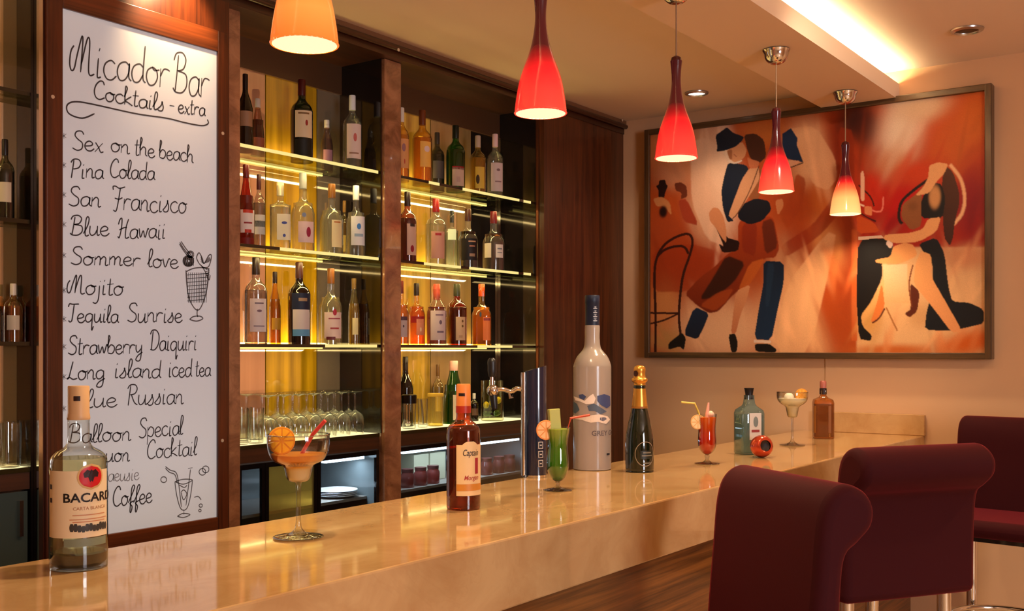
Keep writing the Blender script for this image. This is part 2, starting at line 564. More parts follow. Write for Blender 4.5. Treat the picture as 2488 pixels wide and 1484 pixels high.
bb = thing('back_bar', 'dark wooden back bar with mirrored bays and wood header', 'back bar')
G().box(0.2, YF, 2.513, xend, 2.97, 2.556).build('header', M_WOOD_DARK, bb, smooth=False)
G().box(0.2, YF - 0.012, 2.556, xend + 0.005, 2.97, 2.575).build('cornice', pbr('cornice_paint', srgb(120, 82, 54), .6), bb, smooth=False)
G().tube([(0.3, YF - 0.016, 2.545), (xend - 0.012, YF - 0.016, 2.545)], 0.011, 10).build('rail', M_WOOD_DARK, bb)
hb = G()
for xa, xbb in ((xb1l - .05, xb1r), (xb2l, xb2r)):
    hb.box(xa, MY - 0.012, 2.41, xbb, MY - 0.002, 2.513)
hb.build('soffit_reflection', pbr('reflection_brown', srgb(74, 48, 30), .35, coat=.3), bb, smooth=False)  # brown band painted in as the soffit mirrored behind the bays
G().box(xp0, YF, 0, xp1, 2.97, 2.513).build('board_housing', M_WOOD, bb, smooth=False)
G().box(xb2r, YF + 0.005, 0, xend, 2.97, 2.513).build('wood_panel', M_WOOD_PANEL, bb, smooth=False)['label'] = 'tall dark wood panel at the end of the back bar'
G().box(xp1, BY - 0.01, 0, xb1l, 2.97, 2.513).build('pilaster', M_PILASTER, bb, smooth=False)
G().box(xb1r, BY - 0.02, 0, xb2l, 2.97, 2.513).build('pilaster', M_PILASTER, bb, smooth=False, bevel=.003)
for xs in (xb1r - 0.006, xb2r - 0.006):
    G().box(xs, BY - 0.005, LZ, xs + 0.0055, MY, 2.513).build('side_panel', M_BLACK, bb, smooth=False)
G().box(xb2r - 0.004, BY - 0.018, 1.0, xb2r + 0.01, BY - 0.005, 2.513).build('edge_strip', pbr('bronze_strip', srgb(120, 70, 45), .25, .7), bb, smooth=False)
G().box(xb2r - 0.0068, MY - 0.016, LZ + .01, xb2r - 0.0062, MY - 0.003, 2.41).build('corner_strip', M_CHROME, bb, smooth=False)
# left-hand bay beyond the board
G().box(xp0 - 0.012, YF - 0.004, 0, xp0 - 0.001, YF + 0.03, 2.513).build('edge_strip', M_CHROME, bb, smooth=False)
G().box(xp0 - .02, YF + .02, 0, xp0 - 0.0125, 2.634, 2.513).build('side_panel', M_BLACK, bb, smooth=False)
G().box(0.2, 2.635, LZ, xp0 - 0.0125, 2.645, 2.513).build('mirror_panel', coloured_mirror('mirror_smoky', srgb(150, 118, 70), .55), bb, smooth=False)
G().box(0.2, 2.645, 0.0, xp0 - 0.0125, 2.97, 2.513).build('backing', M_BLACK, bb, smooth=False)

# mirror panels, the reflected room painted in as coloured strips
PANELS = [(560, 643, 'reflected_rose', (196, 136, 110), .42), (645.5, 768, 'reflected_gold', (196, 150, 22), .24), (770, 831, 'reflected_grey', (128, 112, 96), .42), (831, 925, 'reflected_black', (14, 12, 14), .16),
          (940, 1044, 'reflected_gold_pale', (206, 164, 60), .28), (1046, 1143, 'reflected_beige', (158, 128, 84), .36), (1143, 1240, 'reflected_black', (14, 12, 14), .16)]
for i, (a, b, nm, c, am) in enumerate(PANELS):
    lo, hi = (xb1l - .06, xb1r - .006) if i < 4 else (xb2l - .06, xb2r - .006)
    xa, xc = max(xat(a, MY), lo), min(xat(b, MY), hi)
    o = G().box(xa, MY - 0.002, LZ, xc, MY + 0.004, 2.412).build('mirror_panel', coloured_mirror(nm, srgb(c), am, streak=.55 if 'gold' in nm else .2 if nm in ('reflected_rose', 'reflected_beige') else 0), bb, smooth=False)
    o['label'] = {'reflected_rose': 'mirror strip painted with a rose reflection', 'reflected_gold': 'mirror strip painted with a gold reflection', 'reflected_grey': 'mirror strip painted with a grey reflection', 'reflected_black': 'mirror strip painted with a dark reflection', 'reflected_gold_pale': 'mirror strip painted with a pale gold reflection', 'reflected_beige': 'mirror strip painted with a beige reflection'}[nm]
G().box(xb1l - .06, MY + 0.004, LZ, xb2r, MY + 0.02, 2.513).build('backing', M_BLACK, bb, smooth=False)
M_SCREW = pbr('screw_head', srgb(225, 205, 180), .3, .4)
for sx, sy in ((968, 121), (1512, 292)):
    p = on_y(sx, sy, YF - 0.026)
    G().lathe([(0, .002), (.006, .0015), (.006, 0), (0, 0)], 12).build('screw', M_SCREW, bb, p, (math.pi / 2, 0, 0))

# glass shelves with their light strips
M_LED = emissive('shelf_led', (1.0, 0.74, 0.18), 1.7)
M_EDGE_GLOW = emissive('shelf_edge_painted_glow', (1.0, 0.76, 0.26), 1.0)  # emission painted on the glass edge for the light it catches
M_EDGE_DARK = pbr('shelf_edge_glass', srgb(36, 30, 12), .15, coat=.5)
def glass_shelf(xa, xb, z, y0, y1, lit, label):
    t = thing('glass_shelf', label, 'shelf', ((xa + xb) / 2, (y0 + y1) / 2, z - 0.008), group='glass shelves of the back bar')
    ox, oy = (xa + xb) / 2, (y0 + y1) / 2
    G().box(xa - ox, y0 - oy + .004, 0, xb - ox, y1 - oy - .002, 0.008).build('pane', M_SHELF, t, smooth=False)
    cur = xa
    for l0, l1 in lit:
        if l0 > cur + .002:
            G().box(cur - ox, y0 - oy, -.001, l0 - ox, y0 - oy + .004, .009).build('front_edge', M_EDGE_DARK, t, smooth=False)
        G().box(l0 - ox, y0 - oy, -.001, l1 - ox, y0 - oy + .004, .009).build('painted_edge_glow', M_EDGE_GLOW, t, smooth=False)
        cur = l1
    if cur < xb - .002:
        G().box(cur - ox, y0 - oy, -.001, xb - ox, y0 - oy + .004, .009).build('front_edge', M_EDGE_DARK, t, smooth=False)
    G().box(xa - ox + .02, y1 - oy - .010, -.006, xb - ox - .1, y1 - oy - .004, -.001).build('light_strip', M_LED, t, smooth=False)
    if True:
        ln = (xb - xa - .06) * (1.0 if ox > 1.6 else .5)
        lamp('strip_up_light', 'AREA', (0, y1 - oy - .03, .012), 1.7 * ln, (1.0, .76, .28), (ln, .04), (math.radians(168), 0, 0), t)
        lamp('added_down_light', 'AREA', (0, y0 - oy + .035, -.012), 1.8 * ln, (1.0, .74, .30), (ln, .016), (math.radians(18), 0, 0), t)  # added lamp near the front edge, lights the fronts of bottles below
    return t
X = lambda p: xat(p, BY)
b1a, b1b, b2a, b2b = xb1l + .001, xb1r - .007, xb2l + .001, xb2r - .007
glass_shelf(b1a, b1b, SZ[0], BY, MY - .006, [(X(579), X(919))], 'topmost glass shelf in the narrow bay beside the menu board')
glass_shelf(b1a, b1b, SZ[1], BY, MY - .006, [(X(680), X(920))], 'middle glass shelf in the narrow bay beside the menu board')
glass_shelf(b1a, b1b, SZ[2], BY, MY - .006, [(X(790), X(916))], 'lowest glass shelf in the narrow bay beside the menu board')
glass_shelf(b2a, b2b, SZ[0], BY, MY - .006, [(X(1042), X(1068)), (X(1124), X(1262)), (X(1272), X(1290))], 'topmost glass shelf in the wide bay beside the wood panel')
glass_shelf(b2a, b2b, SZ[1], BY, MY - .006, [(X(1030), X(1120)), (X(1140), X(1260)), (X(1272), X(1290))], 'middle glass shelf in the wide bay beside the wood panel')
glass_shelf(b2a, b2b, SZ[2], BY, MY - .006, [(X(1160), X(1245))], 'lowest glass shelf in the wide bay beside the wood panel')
xl1 = xp0 - .0205
for z, l in ((2.125, 'topmost'), (1.80, 'middle'), (1.49, 'lowest')):
    glass_shelf(0.4, xl1 - .001, z, 2.572, 2.633, [], l + ' glass shelf in the bay cut off by the picture edge')

# glowing lower counters
def glow_counter(xa, xb, y0, y1, label):
    t = thing('lit_back_counter', label, 'counter', ((xa + xb) / 2, (y0 + y1) / 2, LZ - .055))
    hx, hy = (xb - xa) / 2, (y1 - y0) / 2
    G().box(-hx, -hy + .006, .043, hx, hy, .055).build('lit_top', emissive('counter_glow', (1.0, .82, .38), 1.4), t, smooth=False)
    G().box(-hx, -hy, 0, hx, -hy + .012, .043).box(-hx, -hy + .012, .02, hx, hy, .042).build('fascia', M_WOOD_DARK, t, smooth=False)
    G().box(-hx, -hy - .002, .043, hx, -hy + .006, .055).build('front_edge', M_EDGE_DARK, t, smooth=False)
glow_counter(b1a, b1b, BY, MY - .003, 'glowing yellow back counter crowded with upturned glasses')
glow_counter(b2a, b2b, BY, MY - .003, 'glowing yellow back counter holding tools and a green bottle')
glow_counter(0.4, xl1 - .001, 2.572, 2.633, 'glowing yellow back counter in the bay at the picture edge')

# under-counter coolers, behind the bar
M_COOL = emissive('cool_tube', (.75, .88, 1.0), 9.0)
M_FRIDGE = pbr('fridge_inside', srgb(92, 98, 98), .25, coat=.3)
def fridge(xa, xb, label, doors, tube, deep=2.95):
    t = thing('back_bar_cooler', label, 'fridge', (xa, BY, 0.0))
    w, d = xb - xa, deep - BY
    top = LZ - .056
    g = G().box(0, d - .02, .1, w, d, top).box(0, 0, 0, w, d, .1).box(0, .01, .1, .012, d - .02, top).box(w - .012, .01, .1, w, d - .02, top).box(.012, .01, top - .012, w - .012, d - .02, top)
    g.build('cabinet', M_FRIDGE, t, smooth=False)
    G().box(.013, .05, .935, w - .013, d - .022, .945).build('inner_shelf', pbr('fridge_shelf', srgb(150, 140, 130), .4), t, smooth=False)
    for (p, q, col) in doors:
        q0, q1 = max(.001, p - xa), min(w - .001, q - xa)
        dr = G().box(q0, .001, .12, q0 + .014, .012, top - .004).box(q1 - .014, .001, .12, q1, .012, top - .004).box(q0 + .014, .001, top - .02, q1 - .014, .012, top - .004).box(q0 + .014, .001, .12, q1 - .014, .012, .15).build('door', M_BLACK, t, smooth=False)
        G().box(q0 + .014, .004, .15, q1 - .014, .008, top - .02).build('door_glass', col, dr, smooth=False)
    a, b = tube
    lamp('cooler_light', 'AREA', ((a + b) / 2 - xa, .08, top - .04), 1.6, (.75, .87, 1.0), (b - a, .03), (0, 0, 0), t)
    G().box(a - xa, .04, top - .035, b - xa, .062, top - .018).build('light_tube', M_COOL, t, smooth=False)
    return t
GL_BLUE = thin_glass('door_glass_smoke', (.80, .86, .90), edge=.6, refl=.6, base_refl=.10)
GL_AMB_REFL = thin_glass('door_glass_amber_reflection', (.85, .70, .26), body=.22, edge=.5, refl=.5, base_refl=.08)  # amber put into the glass for the reflection on the door
fridge(b1a, b1b, 'under-counter cooler with glass doors below the upturned glasses', [(X(578), X(645), GL_BLUE), (X(646), X(772), GL_AMB_REFL), (X(773), X(925), GL_BLUE)], (X(812), X(905)))
fridge(b2a, b2b, 'under-counter cooler with bright tube light below the green bottle', [(X(966), X(1132), GL_BLUE), (X(1133), X(1299), GL_BLUE)], (X(1000), X(1280)))
t = thing('low_cabinet', 'low black glass cabinet under the glowing counter at the picture edge', 'cabinet', (0.4, 2.575, 0))
w_ = xl1 - .002 - .4
G().box(0, .012, 0, w_, .056, LZ - .056).build('body', M_BLACK, t, smooth=False)
for q in (0, 1, 2):
    dr = G().box(q * w_ / 3 + .003, 0, .08, (q + 1) * w_ / 3 - .003, .011, LZ - .06).build('door', pbr('smoked_glass', srgb(62, 70, 66), .08, coat=.5), t, smooth=False)
    G().box((q + 1) * w_ / 3 - .03, -.012, 1.0, (q + 1) * w_ / 3 - .02, 0, 1.09).build('handle', M_CHROME, dr, smooth=False)
def plates(px_, n, y, label):
    p = on_y(px_, 1000, y)
    for k in range(n):
        t = G().lathe([(0, .0), (.035, 0), (.05, .003), (.075, .009), (.074, .011), (.048, .005), (0, .003)], 28).build('plate', pbr('china', srgb(228, 224, 222), .25, coat=.4), None, (p.x, p.y, .9455 + .0055 * k))
        tag(t, label, 'plate', 'white plates stacked in the cooler')
plates(818, 4, 2.72, 'white plate in the stack inside the cooler below the upturned glasses')
M_CARD = pbr('pale_carton', srgb(176, 170, 140), .7)
for i, (a, b) in enumerate(((1006, 1042), (1045, 1083))):
    xa, xb = xat(a, 2.75), xat(b, 2.75)
    t = thing('carton', ['pale carton in the bright cooler, next to the pilaster', 'pale carton in the bright cooler, behind the dark rum bottle'][i], 'carton', ((xa + xb) / 2, 2.80, .9455))
    h = (xb - xa) / 2
    G().box(-h, -.05, 0, h, .05, .11).build('box', M_CARD, t, smooth=False, bevel=.002)
    G().box(-h * .98, -.002, .1102, h * .98, .002, .1108).build('tape', pbr('tape', srgb(140, 120, 80), .4), t, smooth=False)
M_REDJAR = thin_glass('red_jar', (.55, .16, .14), body=.55, edge=.4)
for i, px_ in enumerate((990, 1022, 1052, 1182, 1212, 1238)):
    p = on_y(px_, 1000, 2.69)
    t = thing('preserve_jar', 'squat red jar in the front row inside the bright cooler', 'jar', (p.x, p.y, .9455), group='red jars in the cooler')
    G().lathe([(0, 0), (.024, 0), (.027, .004), (.027, .045), (.022, .054), (.022, .058), (0, .058)], 18).build('body', M_REDJAR, t)
    G().lathe([(0, .058), (.0235, .058), (.0235, .07), (0, .071)], 18).build('lid', pbr('jar_lid', srgb(110, 62, 58), .35, .5), t)

# ------------------------------------------------------------------ the lit menu board
PY = YF - 0.002
pa, pb_ = on_y(148, 22, PY), on_y(525, 125, PY)
sx0, sx1 = pa.x, pb_.x
sz1 = (pa.z + pb_.z) / 2
sz0 = on_y(525, 1255, PY).z
menu = thing('menu_board', 'tall backlit white menu board with handwritten drinks in a wood frame', 'menu board', (sx0, YF, sz0))
W_, H_ = sx1 - sx0, sz1 - sz0
m, nt, out = new_mat('backlit_sheet')
bs = N(nt, 'ShaderNodeBsdfPrincipled'); bs.inputs['Base Color'].default_value = c4(srgb(196, 192, 192)); bs.inputs['Roughness'].default_value = .35
bs.inputs['Emission Color'].default_value = c4((.93, .95, 1.0)); bs.inputs['Emission Strength'].default_value = .19
nt.links.new(bs.outputs[0], out.inputs[0])
G().box(0, -.004, 0, W_, -.0005, H_).build('sheet', m, menu, smooth=False)['label'] = 'white translucent sheet lit from behind'
fw = 0.062
for xa, xe in ((-.045, 0), (W_, W_ + .038)):
    G().box(xa, -.012, -fw, xe, -.0005, H_ + fw).build('frame_stile', M_WOOD, menu, smooth=False, bevel=.002)
for za in (H_, -fw):
    G().box(0, -.012, za, W_, -.0005, za + fw).build('frame_rail', M_WOOD_X, menu, smooth=False, bevel=.002)
for sx, sy in ((128, 235), (541, 324), (540, 1070)):
    p = on_y(sx, sy, YF - .012)
    G().lathe([(0, .002), (.005, .0015), (.005, 0), (0, 0)], 12).build('screw', M_SCREW, menu, (p.x - sx0, -.012, p.z - sz0), (math.pi / 2, 0, 0))

GLY = {
 'a': (.46, '.40,.42 .28,.5 .1,.42 .04,.22 .12,.02 .28,.03 .40,.22 .41,.48|.41,.48 .41,.12 .5,.02'),
 'b': (.45, '.0,.4 .12,.85 .08,1 .04,.9 .05,.08|.05,.3 .2,.5 .38,.4 .4,.2 .28,.02 .06,.06'),
 'c': (.42, '.38,.42 .25,.5 .08,.4 .04,.2 .14,.02 .3,.0 .44,.12'),
 'd': (.48, '.40,.42 .28,.5 .1,.42 .04,.22 .12,.02 .28,.03 .40,.22|.43,1 .41,.5 .41,.12 .5,.02'),
 'e': (.42, '.05,.22 .3,.28 .35,.4 .22,.5 .08,.4 .04,.2 .14,.02 .3,.0 .44,.14'),
 'f': (.34, '.0,.1 .25,.6 .36,.9 .28,1 .18,.8 .16,.2 .14,-.3 .2,-.38 .26,-.1 .12,.08 .36,.2'),
 'g': (.46, '.40,.42 .28,.5 .1,.42 .04,.22 .12,.04 .28,.05 .40,.22|.41,.48 .41,-.2 .3,-.42 .1,-.38 .2,-.15 .5,.05'),
 'h': (.46, '.0,.4 .12,.85 .08,1 .04,.9 .05,0|.05,.28 .2,.5 .34,.42 .36,.1 .47,.02'),
 'i': (.24, '.10,.5 .09,.06 .13,.0 .2,.03|.11,.68 .135,.76'),
 'j': (.22, '.14,.5 .13,-.2 .03,-.42 -.1,-.36|.15,.7 .165,.74'),
 'k': (.4, '.0,.4 .12,.85 .08,1 .04,.9 .05,0|.34,.5 .07,.22 .2,.14 .42,.0'),
 'l': (.22, '.0,.12 .16,.55 .2,.88 .13,1 .07,.8 .07,.15 .13,.0 .24,.06'),
 'm': (.62, '.05,.5 .05,0|.05,.3 .18,.5 .27,.4 .27,0|.27,.3 .4,.5 .5,.4 .5,.1 .54,.0 .63,.06'),
 'n': (.44, '.05,.5 .05,0|.05,.28 .2,.5 .32,.4 .33,.1 .37,.0 .46,.06'),
 'o': (.45, '.22,.5 .07,.4 .04,.2 .14,.02 .3,.04 .4,.22 .36,.42 .22,.5 .3,.42 .46,.45'),
 'p': (.45, '.05,.5 .05,-.4|.05,.32 .2,.5 .38,.4 .4,.2 .28,.0 .06,.08'),
 'q': (.48, '.40,.42 .28,.5 .1,.42 .04,.22 .12,.04 .28,.05 .40,.22|.41,.48 .41,-.42 .5,-.2'),
 'r': (.36, '.05,.5 .05,0|.05,.28 .14,.47 .24,.5 .36,.46'),
 's': (.36, '.0,.06 .18,.3 .24,.5 .22,.5 .3,.25 .26,.04 .12,.0 .04,.06'),
 't': (.28, '.13,.88 .11,.12 .17,.0 .28,.06|.0,.56 .28,.6'),
 'u': (.47, '.05,.5 .05,.15 .14,.0 .28,.08 .36,.3|.37,.5 .37,.12 .41,.0 .49,.06'),
 'v': (.36, '.03,.5 .16,.02 .3,.48 .38,.44'),
 'w': (.52, '.03,.5 .12,.03 .25,.38 .36,.03 .48,.48 .54,.44'),
 'x': (.4, '.05,.5 .2,.25 .3,.02 .42,.06|.36,.5 .05,.0'),
 'y': (.44, '.05,.5 .07,.2 .18,.08 .36,.28|.38,.5 .36,-.25 .24,-.42 .08,-.34 .2,-.1 .45,.08'),
 'M': (.74, '.1,.75 .02,.6 .0,.3 .06,.12 .14,.18 .2,.5 .3,.95 .34,1 .35,.8 .33,.1|.34,.3 .46,.9 .53,1 .56,.8 .56,.2 .62,.05 .74,.1'),
 'B': (.56, '.16,.95 .12,.4 .08,.02|.0,.8 .08,.98 .3,1.02 .44,.86 .36,.62 .14,.55|.16,.55 .46,.48 .5,.2 .34,.02 .1,.02 .0,.12'),
 'C': (.52, '.46,.8 .4,.97 .26,.98 .1,.75 .04,.4 .12,.1 .3,.0 .52,.14'),
 'S': (.5, '.46,.84 .36,1 .16,.96 .1,.76 .22,.58 .42,.4 .42,.12 .24,.0 .03,.1'),
 'P': (.5, '.14,.98 .1,.4 .07,.0|.0,.82 .12,1 .36,1 .48,.8 .38,.56 .13,.48'),
 'F': (.5, '.02,.85 .0,1 .12,1.02 .3,.94 .56,1.02|.34,.96 .28,.4 .2,-.05 .06,-.02|.1,.5 .3,.46 .46,.54'),
 'H': (.58, '.0,.7 .06,.95 .16,1 .16,.5 .08,.04 .0,.1|.5,1 .4,.6 .38,.12 .44,.0 .58,.08|.06,.42 .3,.55 .44,.55'),
 'T': (.48, '.0,.82 .06,1 .22,.98 .56,1|.3,.98 .26,.4 .22,.06 .12,.0 .06,.08'),
 'D': (.58, '.16,.98 .12,.4 .1,.02|.0,.8 .1,1 .36,1 .54,.74 .52,.3 .3,.02 .02,.04'),
 'L': (.5, '.24,.95 .16,.5 .08,.08 .0,.04 .12,.1 .3,.0 .5,.06'),
 'R': (.52, '.14,.98 .1,.4 .07,.0|.0,.82 .12,1 .36,1 .46,.8 .36,.58 .14,.52|.2,.52 .36,.15 .52,.02'),
 '-': (.3, '.03,.3 .26,.3'),
}
def ribbon(g, pts, w, y):
    """a pen line of width w lying on the sheet"""
    n = len(pts)
    L, R = [], []
    for i in range(n):
        a = pts[max(0, i - 1)]; b = pts[min(n - 1, i + 1)]
        d = Vector((b[0] - a[0], b[1] - a[1]))
        d = d.normalized() if d.length > 1e-9 else Vector((1, 0))
        nx, nz = -d.y, d.x
        ww = w * (0.5 if 0 < i < n - 1 else 0.3)
        L.append(g.bm.verts.new((pts[i][0] + nx * ww, y, pts[i][1] + nz * ww)))
        R.append(g.bm.verts.new((pts[i][0] - nx * ww, y, pts[i][1] - nz * ww)))
    for i in range(n - 1):
        g.bm.faces.new((L[i], R[i], R[i + 1], L[i + 1]))
def b2(x, y):
    p = on_y(x, y, PY - .003)
    return (p.x - sx0, p.z - sz0)
rw = random.Random(3)
def write(g, word, a, b, cap, w):
    o = b2(*a); e = b2(*b); t = b2(a[0], a[1] - cap)
    hh = t[1] - o[1]
    total = sum(GLY[c][0] for c in word) + .10
    ux, uz = (e[0] - o[0]) / total, (e[1] - o[1]) / total
    cur = 0.0
    for c in word:
        adv, st = GLY[c]
        jig = rw.uniform(-.03, .03)
        for s in st.split('|'):
            pts = [tuple(map(float, q.split(','))) for q in s.split()]
            sm = smooth_path([(p[0], p[1], 0) for p in pts], 5)
            ribbon(g, [(o[0] + (cur + p.x + .06 * (p.y)) * ux, o[1] + (cur + p.x) * uz + (p.y + jig) * hh) for p in sm], w, -.0046)
        cur += adv
M_INK = pbr('pen_ink', srgb(62, 56, 60), .6)
M_INK_PALE = pbr('pen_ink_faded', srgb(150, 146, 150), .6)
LINES = [
 ('title', .0042, [('Micador', (168, 180), (418, 212), 98), ('Bar', (420, 226), (514, 238), 98)]),
 ('heading', .0040, [('Cocktails', (226, 240), (404, 272), 46), ('-', (410, 270), (430, 273), 46), ('extra', (432, 274), (502, 282), 40)]),
 ('line', .0036, [('Sex', (174, 362), (256, 372), 48), ('on', (268, 368), (320, 376), 44), ('the', (326, 377), (380, 384), 44), ('beach', (386, 385), (474, 396), 44)]),
 ('line', .0036, [('Pina', (170, 431), (256, 435), 46), ('Colada', (266, 431), (380, 438), 46)]),
 ('line', .0036, [('San', (165, 500), (250, 504), 48), ('Francisco', (272, 510), (458, 519), 56)]),
 ('line', .0036, [('Blue', (170, 572), (270, 573), 48), ('Hawaii', (286, 578), (407, 580), 48)]),
 ('line', .0036, [('Sommer', (170, 642), (346, 647), 44), ('love', (358, 648), (438, 652), 44)]),
 ('line', .0036, [('Mojito', (162, 718), (305, 716), 48)]),
 ('line', .0036, [('Tequila', (164, 782), (292, 783), 44), ('Sunrise', (308, 783), (447, 783), 46)]),
 ('line', .0036, [('Strawberry', (164, 862), (350, 858), 46), ('Daiquiri', (364, 852), (482, 850), 48)]),
 ('line', .0036, [('Long', (163, 922), (258, 921), 46), ('island', (276, 918), (396, 917), 46), ('iced', (408, 916), (470, 915), 46), ('tea', (474, 914), (515, 913), 42)]),
 ('line', .0034, [('Blue', (172, 992), (290, 987), 46), ('Russian', (308, 985), (450, 980), 50)]),
 ('line', .0034, [('Balloon', (166, 1077), (323, 1069), 46), ('Special', (336, 1064), (448, 1055), 48)]),
 ('line', .0034, [('uon', (256, 1123), (319, 1119), 42), ('Cocktail', (356, 1114), (482, 1105), 46)]),
 ('faded', .0026, [('aeusie', (262, 1170), (341, 1165), 36)]),
 ('line', .0036, [('Coffee', (273, 1230), (373, 1221), 48)]),
]
for kind, w, words_ in LINES:
    for wd, a, b, cap in words_:
        g = G()
        write(g, wd, a, b, cap, w)
        g.build({'title': 'handwritten_title', 'heading': 'handwritten_heading'}.get(kind, 'handwritten_word'), M_INK_PALE if kind == 'faded' else M_INK, menu, smooth=False, fix=False)
def sketch(name, strokes, w, mat):
    g = G()
    for s in strokes:
        pts = [b2(*p) for p in s]
        sm = smooth_path([(p[0], p[1], 0) for p in pts], 5)
        ribbon(g, [(p.x, p.y) for p in sm], w, -.0046)
    return g.build(name, mat, menu, smooth=False, fix=False)
sketch('flourish', [[(230, 276), (200, 287), (168, 276), (163, 256), (182, 247), (225, 253), (330, 276), (405, 287), (450, 298), (490, 305), (506, 300), (504, 290)]], .0042, M_INK)
sketch('bullet_marks', [s for y in (330, 401, 473, 545, 620, 705, 775, 842, 915, 992) for s in ([(150, y - 5), (161, y + 5)], [(161, y - 5), (150, y + 5)], [(155.5, y - 7), (155.5, y + 7)])], .003, M_INK_PALE)
hatch = [[(454 + k * 4.6, 662), (458 + k * 3.9, 735)] for k in range(12)] + [[(455, 668 + k * 9), (506 - k * 1.2, 664 + k * 9)] for k in range(8)]
sk1 = [[(452, 656), (454, 690), (460, 725), (474, 750), (486, 750), (498, 722), (505, 690), (508, 652)], [(452, 660), (470, 652), (492, 650), (508, 654)], [(480, 750), (479, 762), (481, 770)], [(461, 776), (470, 769), (486, 768), (493, 774), (478, 780), (461, 776)],
       [(437, 588), (448, 606), (462, 622)], [(440, 586), (452, 604), (465, 620)], [(436, 592), (446, 608), (458, 624)], [(484, 640), (478, 626), (484, 614), (492, 628), (496, 640), (508, 620), (514, 622), (508, 646), (496, 650), (484, 640)], [(490, 645), (500, 662), (508, 680), (511, 668)]]
circ = lambda cx, cy, r: [(cx + r * math.cos(t * math.pi / 6), cy + r * math.sin(t * math.pi / 6)) for t in range(13)]
sk1 += [circ(458, 634, 13), circ(458, 634, 9), circ(459, 634, 4), circ(458, 634, 11), circ(458, 634, 6.5), circ(463, 618, 8), circ(463, 618, 5)] + [[(488, 620 + k * 5), (494 + k, 640)] for k in range(4)] + [[(497 + k * 3, 640 - k), (509 + k, 624 + k * 2)] for k in range(4)] + [[(500, 655 + k * 5), (509, 652 + k * 5)] for k in range(4)] + [[(446 + k * 5, 626), (450 + k * 4, 646)] for k in range(6)] + hatch
sketch('drink_sketch', sk1, .0036, pbr('pencil', srgb(104, 100, 104), .6))
sk2 = [[(425, 1170), (430, 1205), (440, 1236), (454, 1235), (463, 1205), (468, 1166)], [(425, 1170), (446, 1164), (468, 1166), (446, 1176), (425, 1170)], [(447, 1237), (447, 1250)], [(431, 1254), (445, 1247), (462, 1250), (446, 1257), (431, 1254)],
       [(402, 1133), (414, 1142), (428, 1148), (434, 1172), (441, 1232)], [(402, 1137), (412, 1147), (425, 1153), (431, 1172)], [(463, 1140), (460, 1166), (452, 1228)], [(457, 1138), (468, 1136)], [(436, 1178), (448, 1184), (455, 1178)], [(440, 1195), (447, 1190), (454, 1200), (446, 1214), (440, 1195)],
       [(472, 1208), (482, 1206), (489, 1214)], circ(488, 1228, 4), circ(486, 1240, 3), circ(492, 1146, 8), circ(500, 1140, 8), circ(398, 1165, 7)]
sketch('drink_sketch', sk2, .0030, pbr('pencil', srgb(104, 100, 104), .6))
# ------------------------------------------------------------------ pendant lamps
SHADE = [(.0600, 0), (.0592, .012), (.0555, .04), (.0490, .075), (.0395, .105), (.0300, .13), (.0215, .158), (.0155, .190), (.0130, .218), (.0138, .245), (.0168, .275)]
SHADE_S = smooth_prof(SHADE, 4)
def shade_mat(name, stops, emi):
    return ramp_z(name, [(p, srgb(*c)) for p, c in stops], 0, .275, emission=emi, rough=.15, coat=.6)
RED = [(0, (255, 62, 48)), (.16, (255, 52, 44)), (.34, (232, 22, 30)), (.46, (150, 8, 18)), (.56, (66, 5, 12)), (1, (52, 6, 12))]
M_SHADES = [shade_mat('shade_orange', [(0, (255, 112, 40)), (.2, (255, 138, 60)), (.38, (255, 118, 44)), (.52, (190, 60, 30)), (.62, (70, 8, 12)), (1, (52, 6, 12))], 1.0),
            shade_mat('shade_red', RED, .85),
            shade_mat('shade_red_b', RED, .85),
            shade_mat('shade_red_c', [(0, (255, 82, 58)), (.16, (255, 66, 52)), (.34, (228, 26, 34)), (.46, (140, 8, 18)), (.56, (62, 5, 12)), (1, (48, 6, 12))], .85),
            shade_mat('shade_cream_red', [(0, (255, 190, 118)), (.22, (255, 170, 98)), (.36, (245, 100, 56)), (.46, (190, 20, 26)), (.56, (62, 5, 12)), (1, (46, 6, 12))], .9)]
M_LINING = emissive('shade_lining', (1.0, .70, .42), 1.35)
M_BULB = emissive('bulb_glow', (1.0, .78, .5), 6.0)
M_CORD = pbr('cord_grey', srgb(150, 118, 92), .5)
PEND = [(740, 108, 164), (1313.5, 277, 127), (1643, 388, 103), (1886, 470, 85), (2054, 533, 73)]
PLAB = ['orange glass pendant lamp hanging nearest, cut off by the top of the picture', 'red glass pendant lamp whose neck is cut off by the top of the picture',
        'red glass pendant lamp with bare cord hanging above the champagne bottle', 'red glass pendant lamp hanging in front of the painted dancers', 'cream and red glass pendant lamp hanging in front of the middle of the painting']
